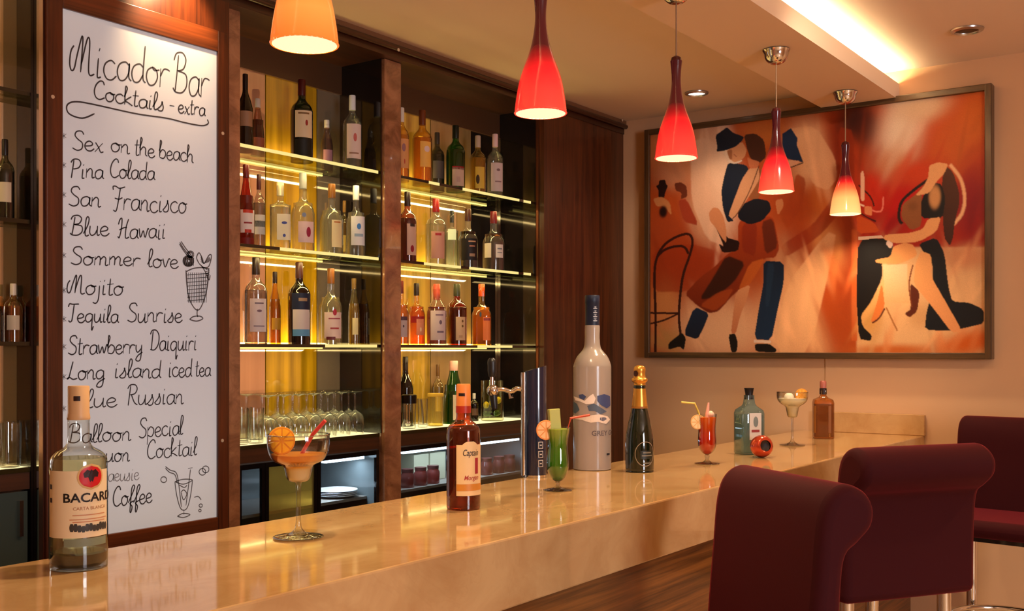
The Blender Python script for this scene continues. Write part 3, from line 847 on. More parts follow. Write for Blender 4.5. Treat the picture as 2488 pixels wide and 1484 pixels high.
for i, (px_, py_, w) in enumerate(PEND):
    Zd = FPX * .12 / w
    p = Vector((0, 0, CAMZ)) + ray(px_, py_) * Zd
    p.z = 2.012
    ceil = 2.50
    t = thing('pendant_lamp', PLAB[i], 'pendant lamp', p, group='pendant lamps over the bar')
    G().lathe(SHADE_S, 40).build('shade', M_SHADES[i], t, fix=False)
    G().lathe([(r - .003, z + .0005) for r, z in SHADE_S if z < .17] + [(0, .165)], 36).build('shade_lining', M_LINING, t, fix=False)
    G().lathe([(.0600, 0), (.0612, .0015), (.0600, .003), (.057, .0015), (.057, 0)], 40).build('rim', M_SHADES[i], t)
    G().lathe([(0, .276), (.0165, .274), (.0135, .285), (.005, .29), (0, .29)], 20).build('cap', pbr('shade_cap', srgb(70, 10, 16), .3), t)
    G().tube([(0, 0, .285), (0, 0, ceil - p.z - .04)], .0022, 6).build('cord', M_CORD, t)
    G().lathe(smooth_prof([(0, -.050), (.020, -.048), (.036, -.034), (.043, -.012), (.044, -.001), (0, -.001)], 3), 28).build('canopy', M_CHROME, t, (0, 0, ceil - p.z))
    G().ball((0, 0, .085), .022, (1, 1, 1.15)).build('bulb', M_BULB, t)
    lamp('bulb_light', 'POINT', (0, 0, .05), 14 if i == 4 else 25, (1.0, .76, .46), .022, parent=t)

# ------------------------------------------------------------------ bottles
BODY = {
 'round':  [(0, 0), (.88, 0), (.98, .012), (1, .03), (1, .56), (.97, .62), (.82, .675), (.55, .715), (.38, .75), (.33, .79), (.32, .95), (0, .95)],
 'wine':   [(0, 0), (.92, 0), (1, .015), (1, .50), (.95, .57), (.72, .66), (.46, .73), (.36, .79), (.33, .96), (0, .96)],
 'square': [(0, 0), (.95, 0), (1, .015), (1, .60), (.94, .65), (.55, .685), (.36, .71), (.32, .75), (.32, .95), (0, .95)],
 'slim':   [(0, 0), (.92, 0), (1, .015), (1, .46), (.9, .56), (.6, .70), (.42, .80), (.38, .96), (0, .96)],
 'cone':   [(0, 0), (.92, 0), (1, .02), (.97, .30), (.86, .48), (.66, .62), (.48, .74), (.38, .82), (.36, .96), (0, .96)],
 'broad':  [(0, 0), (.9, 0), (1, .02), (1, .44), (.98, .50), (.86, .56), (.56, .62), (.36, .66), (.31, .72), (.30, .95), (0, .95)],
 'jar':    [(0, 0), (.94, 0), (1, .02), (1, .88), (.9, .94), (.8, .96), (0, .96)],
}
CAPS = {'round': (.32, .80, 1), 'wine': (.33, .74, 1), 'square': (.32, .80, 1), 'slim': (.38, .84, 1), 'cone': (.36, .84, 1), 'broad': (.30, .80, 1), 'jar': (.8, .9, 1)}
def rgbmat(c, rough=.45, metal=0.0):
    return pbr('paint_%d_%d_%d' % c, srgb(*c), rough, metal, spec=.3)
def glassmat(c, body, edge=.4):
    return thin_glass('glass_%d_%d_%d_%d' % (c[0], c[1], c[2], int(body * 100)), tuple(q ** .62 for q in srgb(*c)), body=body, edge=edge * .7, refl=.85, base_refl=.06)
def make_bottle(name, label, cat, p, h, r, kind, glass, liquid, cap, labs, prints=(), body=.07, sq=2.0, fill=.62, group=None, seg=24, sy=1.0, turn=0.0, cap0=None):
    """labs: (half angle, z0, z1, colour, turn); prints: (turn, half angle, z0, z1, colour)"""
    t = thing(name, label, cat, p, group=group)
    prof = smooth_prof([(a * r, b * h) for a, b in BODY[kind]], 3)
    face = math.atan2(-p[1], -p[0])
    G().lathe(prof, seg, sq=sq, rot=face + (math.pi / 4 if sq > 2 else 0) * 0 + turn).build('body', glassmat(glass, body), t)
    if liquid:
        lp = [(a * r * .94, b * h) for a, b in BODY[kind] if 0.01 < b < fill]
        lp = [(0, .02 * h), (lp[0][0], .02 * h)] + lp[1:] + [(lp[-1][0], fill * h), (0, fill * h)]
        G().lathe(lp, seg, sq=sq, rot=face + turn).build('liquid', glassmat(liquid, .30 if max(liquid) - min(liquid) > 70 else .14, .7), t)
    if cap:
        cr, c0, c1 = CAPS[kind]
        c0 = cap0 or c0
        cr *= r * 1.07
        G().lathe([(0, c0 * h), (cr, c0 * h), (cr * 1.02, c0 * h + .002), (cr * 1.02, c1 * h - .003), (cr * .93, c1 * h), (0, c1 * h)], 20).build('cap', rgbmat(cap, .35), t)
    rof = lambda a: r * super_r(a - face - turn, sq)
    for k, (ha, z0, z1, c, tn) in enumerate(labs):
        lb = G().arc(rof, face + tn - ha, face + tn + ha, z0 * h, z1 * h, 14, .0006).build('label', rgbmat(c, .55), t, fix=False)
        if k == 0:
            for (tn2, hb, y0, y1, c2) in prints:
                disc = (y1 - y0) < 0
                if disc:
                    hb, y0, y1 = hb * .72, y0 - (y0 - y1) * .14, y1 + (y0 - y1) * .14
                if disc:
                    y0, y1 = y1, y0
                G().arc(rof, face + tn2 - hb, face + tn2 + hb, y0 * h, y1 * h, 10, .0012, shape=(lambda q: math.sqrt(max(0.0, 1 - (2 * q - 1) ** 2)) + .01) if disc else None).build('print', rgbmat(c2, .5), lb, fix=False)
    return t

# (pixel x, top y, half width px, depth row, kind, glass, liquid, cap, labels, prints, squareness, description)
CREAM, PALE, WHITE = (222, 204, 170), (214, 190, 180), (226, 220, 214)
CLR = (236, 238, 230)
T0 = 0.0
def L(ha, a, b, c, t=.25):
    return (ha, a, b, c, t)
S1N, S2N, S3N = SZ
ROWS = {
 ('narrow', 0): [
  (596, 180, 18, .07, 'wine', (20, 14, 12), None, (26, 8, 8), [L(.9, .30, .50, (150, 110, 80))], [], 2, 'tall black bottle at the left end of the top shelf beside the board'),
  (626, 240, 17, .11, 'cone', (200, 150, 120), (96, 40, 22), (190, 178, 168), [L(.8, .12, .3, (150, 80, 50))], [], 2, 'small amber decanter bottle on the top shelf behind the tall black bottle'),
  (733, 194, 27, .07, 'round', (20, 58, 26), (10, 26, 10), (70, 14, 14), [L(.85, .27, .60, CREAM), L(.85, .06, .25, (26, 26, 20))], [(.45, .16, .50, .40, (150, 40, 30)), (.2, .5, .555, .575, (120, 90, 50))], 2, 'dark green whiskey bottle with cream label on the top shelf'),
  (794, 292, 15, .14, 'slim', (190, 160, 150), (150, 110, 120), (222, 214, 205), [L(.8, .15, .4, (170, 120, 130))], [], 2, 'small lilac bottle added for a mirror reflection behind the top shelf'),  # bottle shaped after a reflection in the mirror
  (856, 232, 23, .06, 'round', CLR, None, (214, 216, 220), [L(.85, .14, .60, PALE)], [(.3, .25, .50, .34, (190, 90, 80)), (.2, .5, .2, .22, (150, 110, 90))], 2, 'clear bottle with white cap and pale pink label on the top shelf near the pilaster')],
 ('narrow', 1): [
  (598, 400, 20, .06, 'cone', (190, 40, 22), (150, 20, 12), (70, 10, 12), [L(.95, .16, .44, (228, 214, 206)), L(.95, .0, .1, (120, 24, 16))], [(.25, .6, .40, .44, (200, 60, 30)), (.25, .5, .27, .29, (150, 50, 50)), (.25, .4, .16, .20, (190, 50, 24))], 2, 'red aperitif bottle with white label at the left of the middle shelf'),
  (629, 424, 16, .12, 'round', (215, 200, 190), (176, 160, 150), (60, 14, 14), [L(.85, .2, .46, (190, 180, 176)), L(.85, .30, .38, (60, 70, 80))], [], 2, 'slender bottle with grey label behind the red aperitif bottle'),
  (681, 443, 25, .07, 'square', CLR, (226, 220, 190), (238, 226, 190), [L(.6, .14, .52, (232, 222, 190), .3)], [(.35, .3, .42, .36, (70, 80, 150)), (.35, .16, .24, .17, (80, 90, 160))], 5, 'square clear bottle with blue print on the middle shelf against the gold painted mirror'),
  (736, 420, 28, .08, 'broad', CLR, (240, 220, 150), (150, 152, 150), [L(.75, .12, .38, (222, 190, 190), .35)], [(.5, .28, .34, .16, (150, 30, 60)), (.1, .25, .50, .42, (110, 120, 150))], 2, 'broad clear bottle with grey cap and red and blue label on the middle shelf'),
  (806, 447, 28, .06, 'broad', CLR, (226, 226, 205), (120, 76, 30), [L(.5, .10, .48, (232, 214, 160), .5)], [(.5, .3, .44, .46, (190, 120, 60))], 2, 'clear bottle with brown stopper and yellowish side label on the middle shelf'),
  (865, 451, 24, .06, 'broad', CLR, (232, 232, 220), (228, 230, 228), [L(.75, .16, .56, (226, 224, 226))], [(.3, .28, .48, .36, (60, 120, 190)), (.3, .45, .28, .32, (150, 170, 190))], 2, 'clear vodka style bottle with white cap and blue mark on the middle shelf'),
  (914, 500, 12, .14, 'round', (226, 200, 120), (206, 160, 60), (150, 110, 50), [L(.8, .12, .4, (190, 160, 90))], [], 2, 'yellow bottle at the right end of the middle shelf against the pilaster')],
 ('narrow', 2): [
  (622, 625, 27, .07, 'round', (226, 214, 208), (205, 190, 184), (34, 22, 20), [L(.8, .14, .52, (216, 202, 200))], [(.3, .4, .46, .475, (110, 90, 100)), (.3, .3, .40, .36, (120, 90, 100)), (.3, .5, .2, .21, (120, 100, 110))], 2, 'frosted white bottle with black cap on the lowest shelf'),
  (668, 660, 14, .13, 'slim', (226, 170, 40), (190, 124, 20), (40, 24, 16), [L(.8, .2, .36, (170, 120, 30))], [], 2, 'slim gold bottle at the back of the lowest shelf by the frosted bottle'),
  (727, 637, 27, .07, 'round', (40, 24, 24), (36, 16, 12), (60, 30, 26), [L(.95, .42, .62, (24, 30, 56)), L(.85, .18, .42, (206, 190, 186)), L(.85, .10, .18, (96, 150, 190))], [(.35, .4, .52, .56, (150, 120, 90))], 2, 'dark bottle with navy, white and blue label on the lowest shelf'),
  (804, 652, 27, .07, 'broad', CLR, (232, 220, 170), (112, 66, 24), [L(.85, .08, .42, (226, 196, 186))], [(.35, .25, .48, .36, (170, 30, 50)), (.35, .55, .33, .345, (160, 70, 80)), (.35, .4, .2, .22, (170, 60, 60)), (.0, .4, .06, .1, (110, 40, 40))], 2, 'clear rum bottle with round red mark on the lowest shelf'),
  (907, 680, 14, .09, 'slim', (234, 214, 130), (204, 150, 40), (120, 90, 40), [L(.5, .15, .4, (226, 206, 150))], [], 2, 'slim yellow bottle at the right end of the lowest shelf by the pilaster')],
 ('wide', 0): [
  (976, 262, 18, .07, 'round', (250, 214, 110), (232, 170, 40), (220, 206, 190), [L(.9, .16, .56, (214, 150, 90))], [(.3, .35, .52, .36, (150, 100, 100)), (.4, .1, .30, .2, (180, 60, 30))], 2, 'yellow liqueur bottle on the top shelf touching the pilaster'),
  (1026, 268, 24, .07, 'round', (255, 210, 80), (240, 170, 20), (110, 52, 24), [L(.6, .22, .56, (236, 178, 80), .4)], [(.5, .4, .52, .40, (226, 196, 190))], 2, 'golden yellow bottle with brown cap on the top shelf'),
  (1062, 322, 18, .13, 'round', (130, 126, 110), (84, 84, 66), (60, 52, 44), [L(.8, .2, .5, (84, 76, 74))], [], 2, 'smoky grey bottle added for a mirror reflection behind the top shelf'),  # stands in for a bottle mirrored in the back panel
  (1107, 305, 23, .07, 'round', (44, 140, 30), (24, 96, 14), (18, 26, 16), [L(.7, .06, .34, (206, 180, 164), .35), L(.7, .31, .36, (150, 24, 24), .35)], [(.3, .2, .12, .2, (190, 160, 150))], 2, 'bright green bottle with red striped label on the top shelf'),
  (1161, 330, 20, .07, 'round', (236, 206, 96), (214, 166, 36), (190, 170, 150), [L(.6, .10, .46, (216, 180, 70), .3)], [(.0, .3, .36, .14, (60, 40, 20))], 2, 'pale gold bottle on the top shelf, second from the wood panel'),
  (1203, 326, 20, .07, 'round', CLR, None, (226, 190, 190), [L(.8, .1, .54, (206, 186, 184), .3)], [(.4, .3, .46, .40, (130, 100, 100)), (.4, .4, .24, .26, (140, 110, 110))], 2, 'clear bottle with pink cap and whitish label on the top shelf nearest the wood panel')],
 ('wide', 1): [
  (990, 466, 22, .06, 'round', (190, 120, 100), (100, 6, 12), (30, 16, 12), [L(.6, .1, .54, (206, 170, 150), .55)], [(.6, .3, .5, .54, (60, 40, 30)), (.55, .3, .26, .12, (150, 30, 40))], 2, 'dark red bitter bottle with side label on the middle shelf touching the pilaster'),
  (1059, 483, 25, .07, 'round', CLR, (236, 226, 190), (130, 24, 24), [L(.7, .1, .5, (206, 150, 130), .25)], [(.25, .3, .44, .475, (170, 40, 40))], 2, 'clear bottle with red cap and pink label on the middle shelf'),
  (1098, 512, 15, .148, 'square', CLR, (214, 220, 200), (36, 34, 24), [L(.6, .5, .68, (210, 226, 205), 0)], [], 4, 'clear bottle with dark cap at the back of the middle shelf'),
  (1137, 508, 24, .07, 'broad', CLR, (34, 18, 10), (60, 30, 20), [L(.95, .14, .50, (24, 18, 22))], [(.45, .4, .44, .46, (190, 150, 120)), (.45, .3, .36, .385, (160, 110, 90)), (.45, .3, .20, .25, (150, 120, 100))], 2, 'clear shouldered bottle with black label on the middle shelf'),
  (1199, 514, 27, .07, 'broad', CLR, (120, 80, 50), (90, 22, 26), [L(.4, .22, .44, (222, 212, 206), .6), L(.35, .22, .46, (226, 210, 190), -.55)], [(.6, .25, .36, .38, (120, 120, 130)), (.6, .25, .30, .31, (120, 120, 130))], 2, 'clear bottle with two white labels on the middle shelf nearest the wood panel')],
 ('wide', 2): [
  (975, 682, 18, .06, 'broad', (255, 222, 140), (240, 158, 40), (100, 40, 24), [L(.7, .12, .38, (196, 176, 170), .2), L(.7, .38, .44, (90, 60, 70), .2)], [(.3, .15, .32, .26, (80, 60, 60))], 2, 'amber whisky bottle on the lowest shelf touching the pilaster'),
  (1012, 688, 21, .125, 'broad', (255, 206, 116), (234, 130, 30), (44, 30, 22), [L(.5, .16, .42, (210, 130, 100), .5), L(.9, .36, .46, (140, 20, 24), .2)], [(.5, .15, .3, .2, (226, 190, 160))], 2, 'orange whisky bottle with red label behind the amber one on the lowest shelf'),
  (1061, 690, 24, .06, 'wine', (236, 220, 205), (150, 60, 50), (190, 80, 60), [L(.85, .08, .56, (222, 200, 200), .2)], [(.4, .2, .42, .32, (110, 90, 110)), (.3, .4, .48, .50, (120, 90, 110)), (.4, .35, .2, .23, (120, 100, 120))], 2, 'bottle with large pinkish white label and copper cap on the lowest shelf'),
  (1110, 690, 24, .06, 'round', (190, 60, 26), (84, 18, 10), (60, 62, 40), [L(.55, .08, .46, (214, 176, 136), .45)], [(.6, .15, .42, .36, (110, 80, 40)), (.6, .15, .34, .28, (120, 90, 40)), (.4, .2, .12, .16, (190, 150, 110))], 2, 'dark red brown rum bottle with cream label on the lowest shelf'),
  (1170, 690, 24, .06, 'broad', (255, 196, 80), (252, 158, 24), (214, 90, 50), [L(.35, .08, .46, (226, 120, 60), .5)], [(.5, .3, .40, .44, (150, 60, 60)), (-.1, .14, .56, .44, (60, 80, 90))], 4, 'orange flask shaped bottle on the lowest shelf nearest the wood panel')],
}
for (bay, si), lst in ROWS.items():
    for (px_, ty, hw, dy, kind, gl, lq, cp, labs, prints, sq, lab) in lst:
        Y = BY + .012 + dy
        p = on_y(px_, 0, Y)
        Z = depth(p)
        z0 = SZ[si] + .0012
        h = (CAMZ + (HOR - ty) * Z / FPX) - z0
        r = hw * Z / FPX
        r = min(r, MY - .012 - Y, Y - BY - .006)
        rl = r
        p.x = min(p.x, {'narrow': b1b, 'wide': b2b}[bay] - r - .003)
        make_bottle('liquor_bottle', lab, 'bottle', (p.x, Y, z0), h, rl, kind, gl, lq, cp, labs, prints, sq=sq, group='bottles on the glass shelves')

# left bay: a few things at the picture edge
for px_, ty, hw, z, kind, gl, lq, cp, lab in ((12, 340, 10, 1.80, 'round', (120, 110, 70), (70, 60, 30), (30, 20, 16), 'small olive bottle on the middle shelf at the picture edge'),
                                             (32, 690, 9, 1.49, 'round', (236, 180, 90), (190, 100, 40), (226, 206, 180), 'small amber bottle on the lowest shelf at the picture edge'),
                                             (-16, 700, 9, 1.49, 'wine', (30, 20, 18), None, (20, 14, 12), 'small black bottle on the lowest shelf at the picture edge')):
    Y = 2.603
    p = on_y(px_, 0, Y); Z = depth(p)
    make_bottle('liquor_bottle', lab, 'bottle', (p.x, Y, z + .0012), min(.27, CAMZ + (HOR - ty) * Z / FPX - z), .022, kind, gl, lq, cp, [L(.7, .2, .45, (200, 180, 150), 0)], [], group='bottles on the glass shelves')

# lower counter of the wide bay
zc = LZ + .0012
def lower(px_, ty, hw, dy):
    Y = BY + dy
    p = on_y(px_, 0, Y); Z = depth(p)
    return (p.x, Y, zc), CAMZ + (HOR - ty) * Z / FPX - zc, hw * Z / FPX
p, h, r = lower(985, 866, 19, .155)
make_bottle('liquor_bottle', 'black bottle at the back of the glowing counter beside the pilaster', 'bottle', p, h, r, 'wine', (18, 16, 14), None, (40, 26, 18), [L(.8, .2, .4, (60, 56, 40))], group='bottles on the glowing counter')
p, h, r = lower(1064, 885, 13, .17)
make_bottle('liquor_bottle', 'pale bottle with brown cap at the back of the glowing counter', 'bottle', p, h, r, 'round', (226, 206, 150), (190, 170, 110), (110, 74, 30), [L(.7, .2, .5, (206, 186, 140))], group='bottles on the glowing counter')
p, h, r = lower(1102, 876, 27, .10)
make_bottle('liquor_bottle', 'green herbal liqueur bottle with cream label on the glowing counter', 'bottle', p, h, r, 'cone', (30, 130, 34), (14, 86, 16), (200, 150, 140), [L(.6, .06, .46, (216, 196, 170), .55)], [(.6, .3, .22, .28, (150, 40, 30)), (.6, .2, .4, .32, (150, 60, 50))], group='bottles on the glowing counter')
p, h, r = lower(1152, 955, 11, .13)
make_bottle('liquor_bottle', 'small dark bottle on the glowing counter between green bottle and jar', 'bottle', p, h, r, 'round', (60, 30, 16), (40, 16, 8), (226, 220, 205), [L(.8, .2, .45, (90, 60, 40))], group='bottles on the glowing counter')

def tumbler_parts(t, r, h, mat=None):
    G().lathe([(0, 0), (r * .86, 0), (r * .9, .003), (r, h), (r * .95, h), (r * .86, .012), (0, .010)], 22).build('bowl', mat or M_CLEAR, t)
p, h, r = lower(994, 958, 18, .055)
t = thing('shaker_glass', 'clear mixing glass with dark lid and bar tools by the pilaster', 'mixing glass', p)
tumbler_parts(t, r, h * .74)
G().lathe([(0, h * .74), (r * 1.03, h * .74), (r * 1.03, h * .98), (r * .9, h), (0, h)], 22).build('lid', pbr('dark_steel', srgb(40, 38, 40), .2, .8), t)
for k, (dx, dy) in enumerate(((-.008, .004), (.006, .006))):
    G().tube([(dx, dy, .014), (dx * 1.3, dy, h * .70)], .0035, 8).ball((dx, dy, .02), .007, (1, 1, 1.6)).build('spoon', M_CHROME, t)
p, h, r = lower(1027, 968, 13, .05)
t = thing('juice_glass', 'small clear glass holding an ice scoop beside the yellow canister', 'glass', p); tumbler_parts(t, r, h)
G().tube([(.004, 0, .014), (-.004, .004, h * .97)], .004, 8).build('scoop', M_STEEL, t)
p, h, r = lower(1058, 955, 19, .06)
t = thing('canister', 'clear yellow canister standing on the glowing counter', 'canister', p)
G().lathe([(0, 0), (r, 0), (r, h * .9), (0, h * .9)], 24).build('body', glassmat((250, 226, 120), .25), t)
G().lathe([(0, h * .9), (r * 1.02, h * .9), (r * 1.02, h * .98), (r * .96, h), (0, h)], 24).build('lid', rgbmat((214, 176, 70), .4), t)
p, h, r = lower(1196, 924, 28, .07)
t = thing('garnish_jar', 'clear jar of mint and lime standing behind the beer tap spout', 'jar', p)
r = min(r, .062)
G().lathe([(0, 0), (r * .94, 0), (r, .004), (r, h), (r * .95, h), (r * .94, .012), (0, .01)], 26).build('jar_body', thin_glass('jar_glass', (.93, .95, .78), edge=.5), t)
for k in range(9):
    a = k * 2.4
    G().ball((.028 * math.cos(a), .028 * math.sin(a), .026 + .004 * (k % 3)), .013, (1, 1, .8), 10, 7).build('lime', rgbmat((40 + 6 * (k % 3), 84, 26), .4), t)
for k in range(4):
    a = k * 1.7 + .4
    G().ball((.026 * math.cos(a), .026 * math.sin(a), .055 + .01 * k), .015, (1, .8, 1), 10, 7).build('lemon', rgbmat((226, 196, 40), .4), t)

# upturned stemware
def stem_glass(loc):
    t = thing('wine_glass', 'clear stemmed glass standing upside down in the crowded rows', 'glass', loc, group='upturned stemmed glasses on the glowing counter')
    G().lathe(smooth_prof([(.030, 0), (.0335, .025), (.034, .045), (.029, .066), (.016, .078), (.005, .084), (.0035, .095), (.0035, .135), (.006, .144), (.030, .150), (.0305, .152), (0, .152)], 2), 20).build('bowl', M_CLEAR, t, fix=False)
    G().lathe([(0, .1525), (.030, .1525), (.031, .151), (.028, .149)], 20).build('foot', thin_glass('foot_glass', (.9, .92, .88), edge=.4, refl=.8), t, fix=False)
    return t
proto = None
gx = xat(652, BY + .04)
for row, (dy, n, off) in enumerate(((.040, 8, 0.0), (.100, 8, .03), (.158, 8, .012))):
    for k in range(n):
        loc = (b1a + .155 + off + k * .0668, BY + dy, zc)
        if loc[0] > b1b - .036:
            continue
        if proto is None:
            proto = stem_glass(loc)
        else:
            copy_tree(proto).location = loc
protot = None
for row, dy in enumerate((.038, .096, .154)):
    for k in range(2):
        loc = (b1a + .04 + k * .062, BY + dy, zc)
        if protot is None:
            protot = thing('highball_glass', 'clear straight tumbler among the glasses nearest the menu board', 'glass', loc, group='tumblers on the glowing counter')
            tumbler_parts(protot, .0275, .112)
        else:
            copy_tree(protot).location = loc
for k in range(4):
    c = copy_tree(protot)
    c.location = (xl1 - .035 - .060 * k, 2.603, zc)
    c['label'] = 'clear straight tumbler on the glowing counter at the picture edge'
    c['group'] = 'tumblers at the picture edge'
# ------------------------------------------------------------------ things on the marble counter
def spot(px_, py_):
    p = on_z(px_, py_, CT)
    return p, depth(p) / FPX          # place, metres per pixel
def pprof(axis_y0, mpp, pts, k=4):
    """profile points (half width px, pixel row) -> metres"""
    return smooth_prof([(hw * mpp, (axis_y0 - y) * mpp) for hw, y in pts], k)

# white rum bottle, nearest
p, s = spot(191, 1377)
p.z = CT + .0006
t = thing('rum_bottle', 'clear white rum bottle with cream label standing nearest on the counter', 'bottle', p)
face = math.atan2(-p.y, -p.x)
G().lathe(pprof(1377, s, [(0, 1377), (58, 1377), (64, 1373), (67, 1362), (67, 1200), (66, 1128), (63, 1110), (50, 1096), (34, 1087), (27, 1076), (25, 1055), (25, 1020), (25, 1018), (0, 1018)], 3), 40).build('body', thin_glass('rum_glass', (.93, .95, .92), edge=.22, refl=.8, base_refl=.06), t)
G().lathe([(0, (1377 - 1372) * s), (55 * s, (1377 - 1371) * s), (64 * s, (1377 - 1362) * s), (65 * s, (1377 - 1340) * s), (50 * s, (1377 - 1336) * s), (0, (1377 - 1338) * s)], 40).build('thick_base', thin_glass('base_glass', (.12, .13, .13), edge=.5, refl=.9, base_refl=.14), t)
G().lathe([(0, (1377 - 1335) * s), (63 * s, (1377 - 1335) * s), (63.5 * s, (1377 - 1128) * s), (60 * s, (1377 - 1112) * s), (0, (1377 - 1112) * s)], 40).build('rum', thin_glass('white_rum', (.93, .88, .62), body=.06, edge=.55, refl=.2), t)
G().lathe([(0, (1377 - 1020) * s), (26 * s, (1377 - 1020) * s), (27 * s, (1377 - 1016) * s), (26 * s, (1377 - 1008) * s), (25 * s, (1377 - 1004) * s), (25 * s, (1377 - 940) * s), (23.5 * s, (1377 - 938) * s), (0, (1377 - 938) * s)], 28).build('cap', rgbmat((205, 160, 112), .4), t)
R = 67 * s
zz = lambda y: (1377 - y) * s
lb = G().arc(lambda a: R, face - 1.25, face + 1.2, zz(1297), zz(1138), 30, .0006).build('front_label', rgbmat((226, 198, 156), .5), t, fix=False)
G().arc(lambda a: 25.2 * s, face - .45, face + .15, zz(974), zz(962), 8, .0005).build('cap_mark', rgbmat((40, 16, 10), .5), t, fix=False)
disc = lambda q: math.sqrt(max(0.0, 1 - (2 * q - 1) ** 2)) + .01
ca = face + .42
G().arc(lambda a: R, ca - .47, ca + .47, zz(1184), zz(1122), 18, .0011, disc).build('round_emblem', rgbmat((206, 160, 100), .4), lb, fix=False)
G().arc(lambda a: R, ca - .40, ca + .40, zz(1179), zz(1127), 18, .0016, disc).build('emblem_field', rgbmat((196, 24, 28), .4), lb, fix=False)
# spread wings emblem
bat = [(-.30, .30), (-.16, .62), (-.05, .50), (0, .62), (.05, .50), (.16, .62), (.30, .30), (.26, -.05), (.12, -.02), (.05, -.45), (0, -.30), (-.05, -.45), (-.12, -.02), (-.26, -.05)]
g = G(); hr = (zz(1127) - zz(1179)) / 2; zc_ = (zz(1127) + zz(1179)) / 2
g.bm.faces.new([g.bm.verts.new(((R + .0021) * math.cos(ca + u * .9), (R + .0021) * math.sin(ca + u * .9), zc_ + v * hr * 1.1)) for u, v in bat])
g.build('wings', rgbmat((44, 12, 14), .5), lb, smooth=False, fix=False)
wrap_text('BACARDI', 30 * s, R, face + .48, zz(1212), 'lettering', rgbmat((30, 22, 20), .5), lb, bold=.0004, squeeze=1.08)
wrap_text('CARTA BLANCA', 11 * s, R, face + .42, zz(1231), 'lettering', rgbmat((170, 110, 70), .5), lb)
for yy, hw in ((1243, .6), (1253, .7), (1259, .6)):
    G().arc(lambda a: R, face + .40 - hw, face + .40 + hw, zz(yy + 1.5), zz(yy - 1), 14, .0010).build('fine_print', rgbmat((196, 130, 90), .5), lb, fix=False)
sig = G()
for k in range(11):
    a0 = face + .4 - .70 + k * .127
    dz = (3.0 * math.sin(k * 1.7) + (3 if k in (0, 10) else 0)) * s
    sig.arc(lambda a: R, a0, a0 + .15, zz(1283) + dz * .4, zz(1266) + dz, 5, .0011, lambda q: .55 + .45 * math.sin(math.pi * q))
sig.build('signature', rgbmat((60, 54, 48), .5), lb, fix=False)
G().arc(lambda a: R, face - .5, face + 1.1, zz(1318), zz(1299), 20, .0006).build('lower_label', rgbmat((120, 122, 96), .5), t, fix=False)
for yy, c in ((1176, (60, 40, 30)), (1208, (50, 30, 26)), (1325, (70, 50, 30))):
    G().arc(lambda a: R, face - 1.16, face - 1.02, zz(yy + 6), zz(yy - 5), 5, .0011).build('edge_mark', rgbmat(c, .5), lb, fix=False)

# margarita glasses
def margarita(px_, py_, label, pts_bowl, stem_hw, foot_hw, foot_y, drink, level_y, cup_y, mat_drink):
    p, s = spot(px_, py_)
    p.z = CT + .0006
    t = thing('margarita_glass', label, 'cocktail glass', p, group='margarita cocktails')
    zq = lambda y: (py_ - y) * s
    outer = [(hw * s, zq(y)) for hw, y in pts_bowl]
    sm = smooth_prof(outer, 4)
    inner = [(max(.0004, r - .0016), z + .0004) for r, z in reversed(sm)]
    G().lathe(sm + inner + [(0, sm[0][1] + .002)], 40).build('bowl', thin_glass('stemware', (.96, .97, .95), edge=.3, refl=1.0, base_refl=.05), t, fix=False)
    rt = sm[-1]
    G().tube([(rt[0] * math.cos(2 * math.pi * k / 48), rt[0] * math.sin(2 * math.pi * k / 48), rt[1]) for k in range(48)], .0013, 8, closed=True).build('rim', thin_glass('glass_rim', (.9, .9, .9), edge=.5, refl=.9, base_refl=.25), t)
    G().lathe(smooth_prof([(0, .001), (foot_hw * s, .0012), (foot_hw * s, .003), (foot_hw * .45 * s, .007), (stem_hw * 1.6 * s, .016), (stem_hw * s, .035), (stem_hw * .9 * s, zq(cup_y) * .72), (stem_hw * 1.2 * s, zq(cup_y) - .004), (stem_hw * 2.4 * s, zq(cup_y) + .001), (0, zq(cup_y) + .001)], 3), 28).build('stem', thin_glass('stem_glass', (.88, .88, .86), edge=.3, refl=.9, base_refl=.08), t, fix=False)
    ins = [(r - .0024, z) for r, z in sm if z < zq(level_y)]
    ins = [(0, ins[0][1] + .003), (max(.002, ins[0][0]), ins[0][1] + .003)] + ins[1:] + [(ins[-1][0] + .0004, zq(level_y)), (0, zq(level_y))]
    G().lathe(ins, 36).build('drink', mat_drink, t)
    return t, s, zq
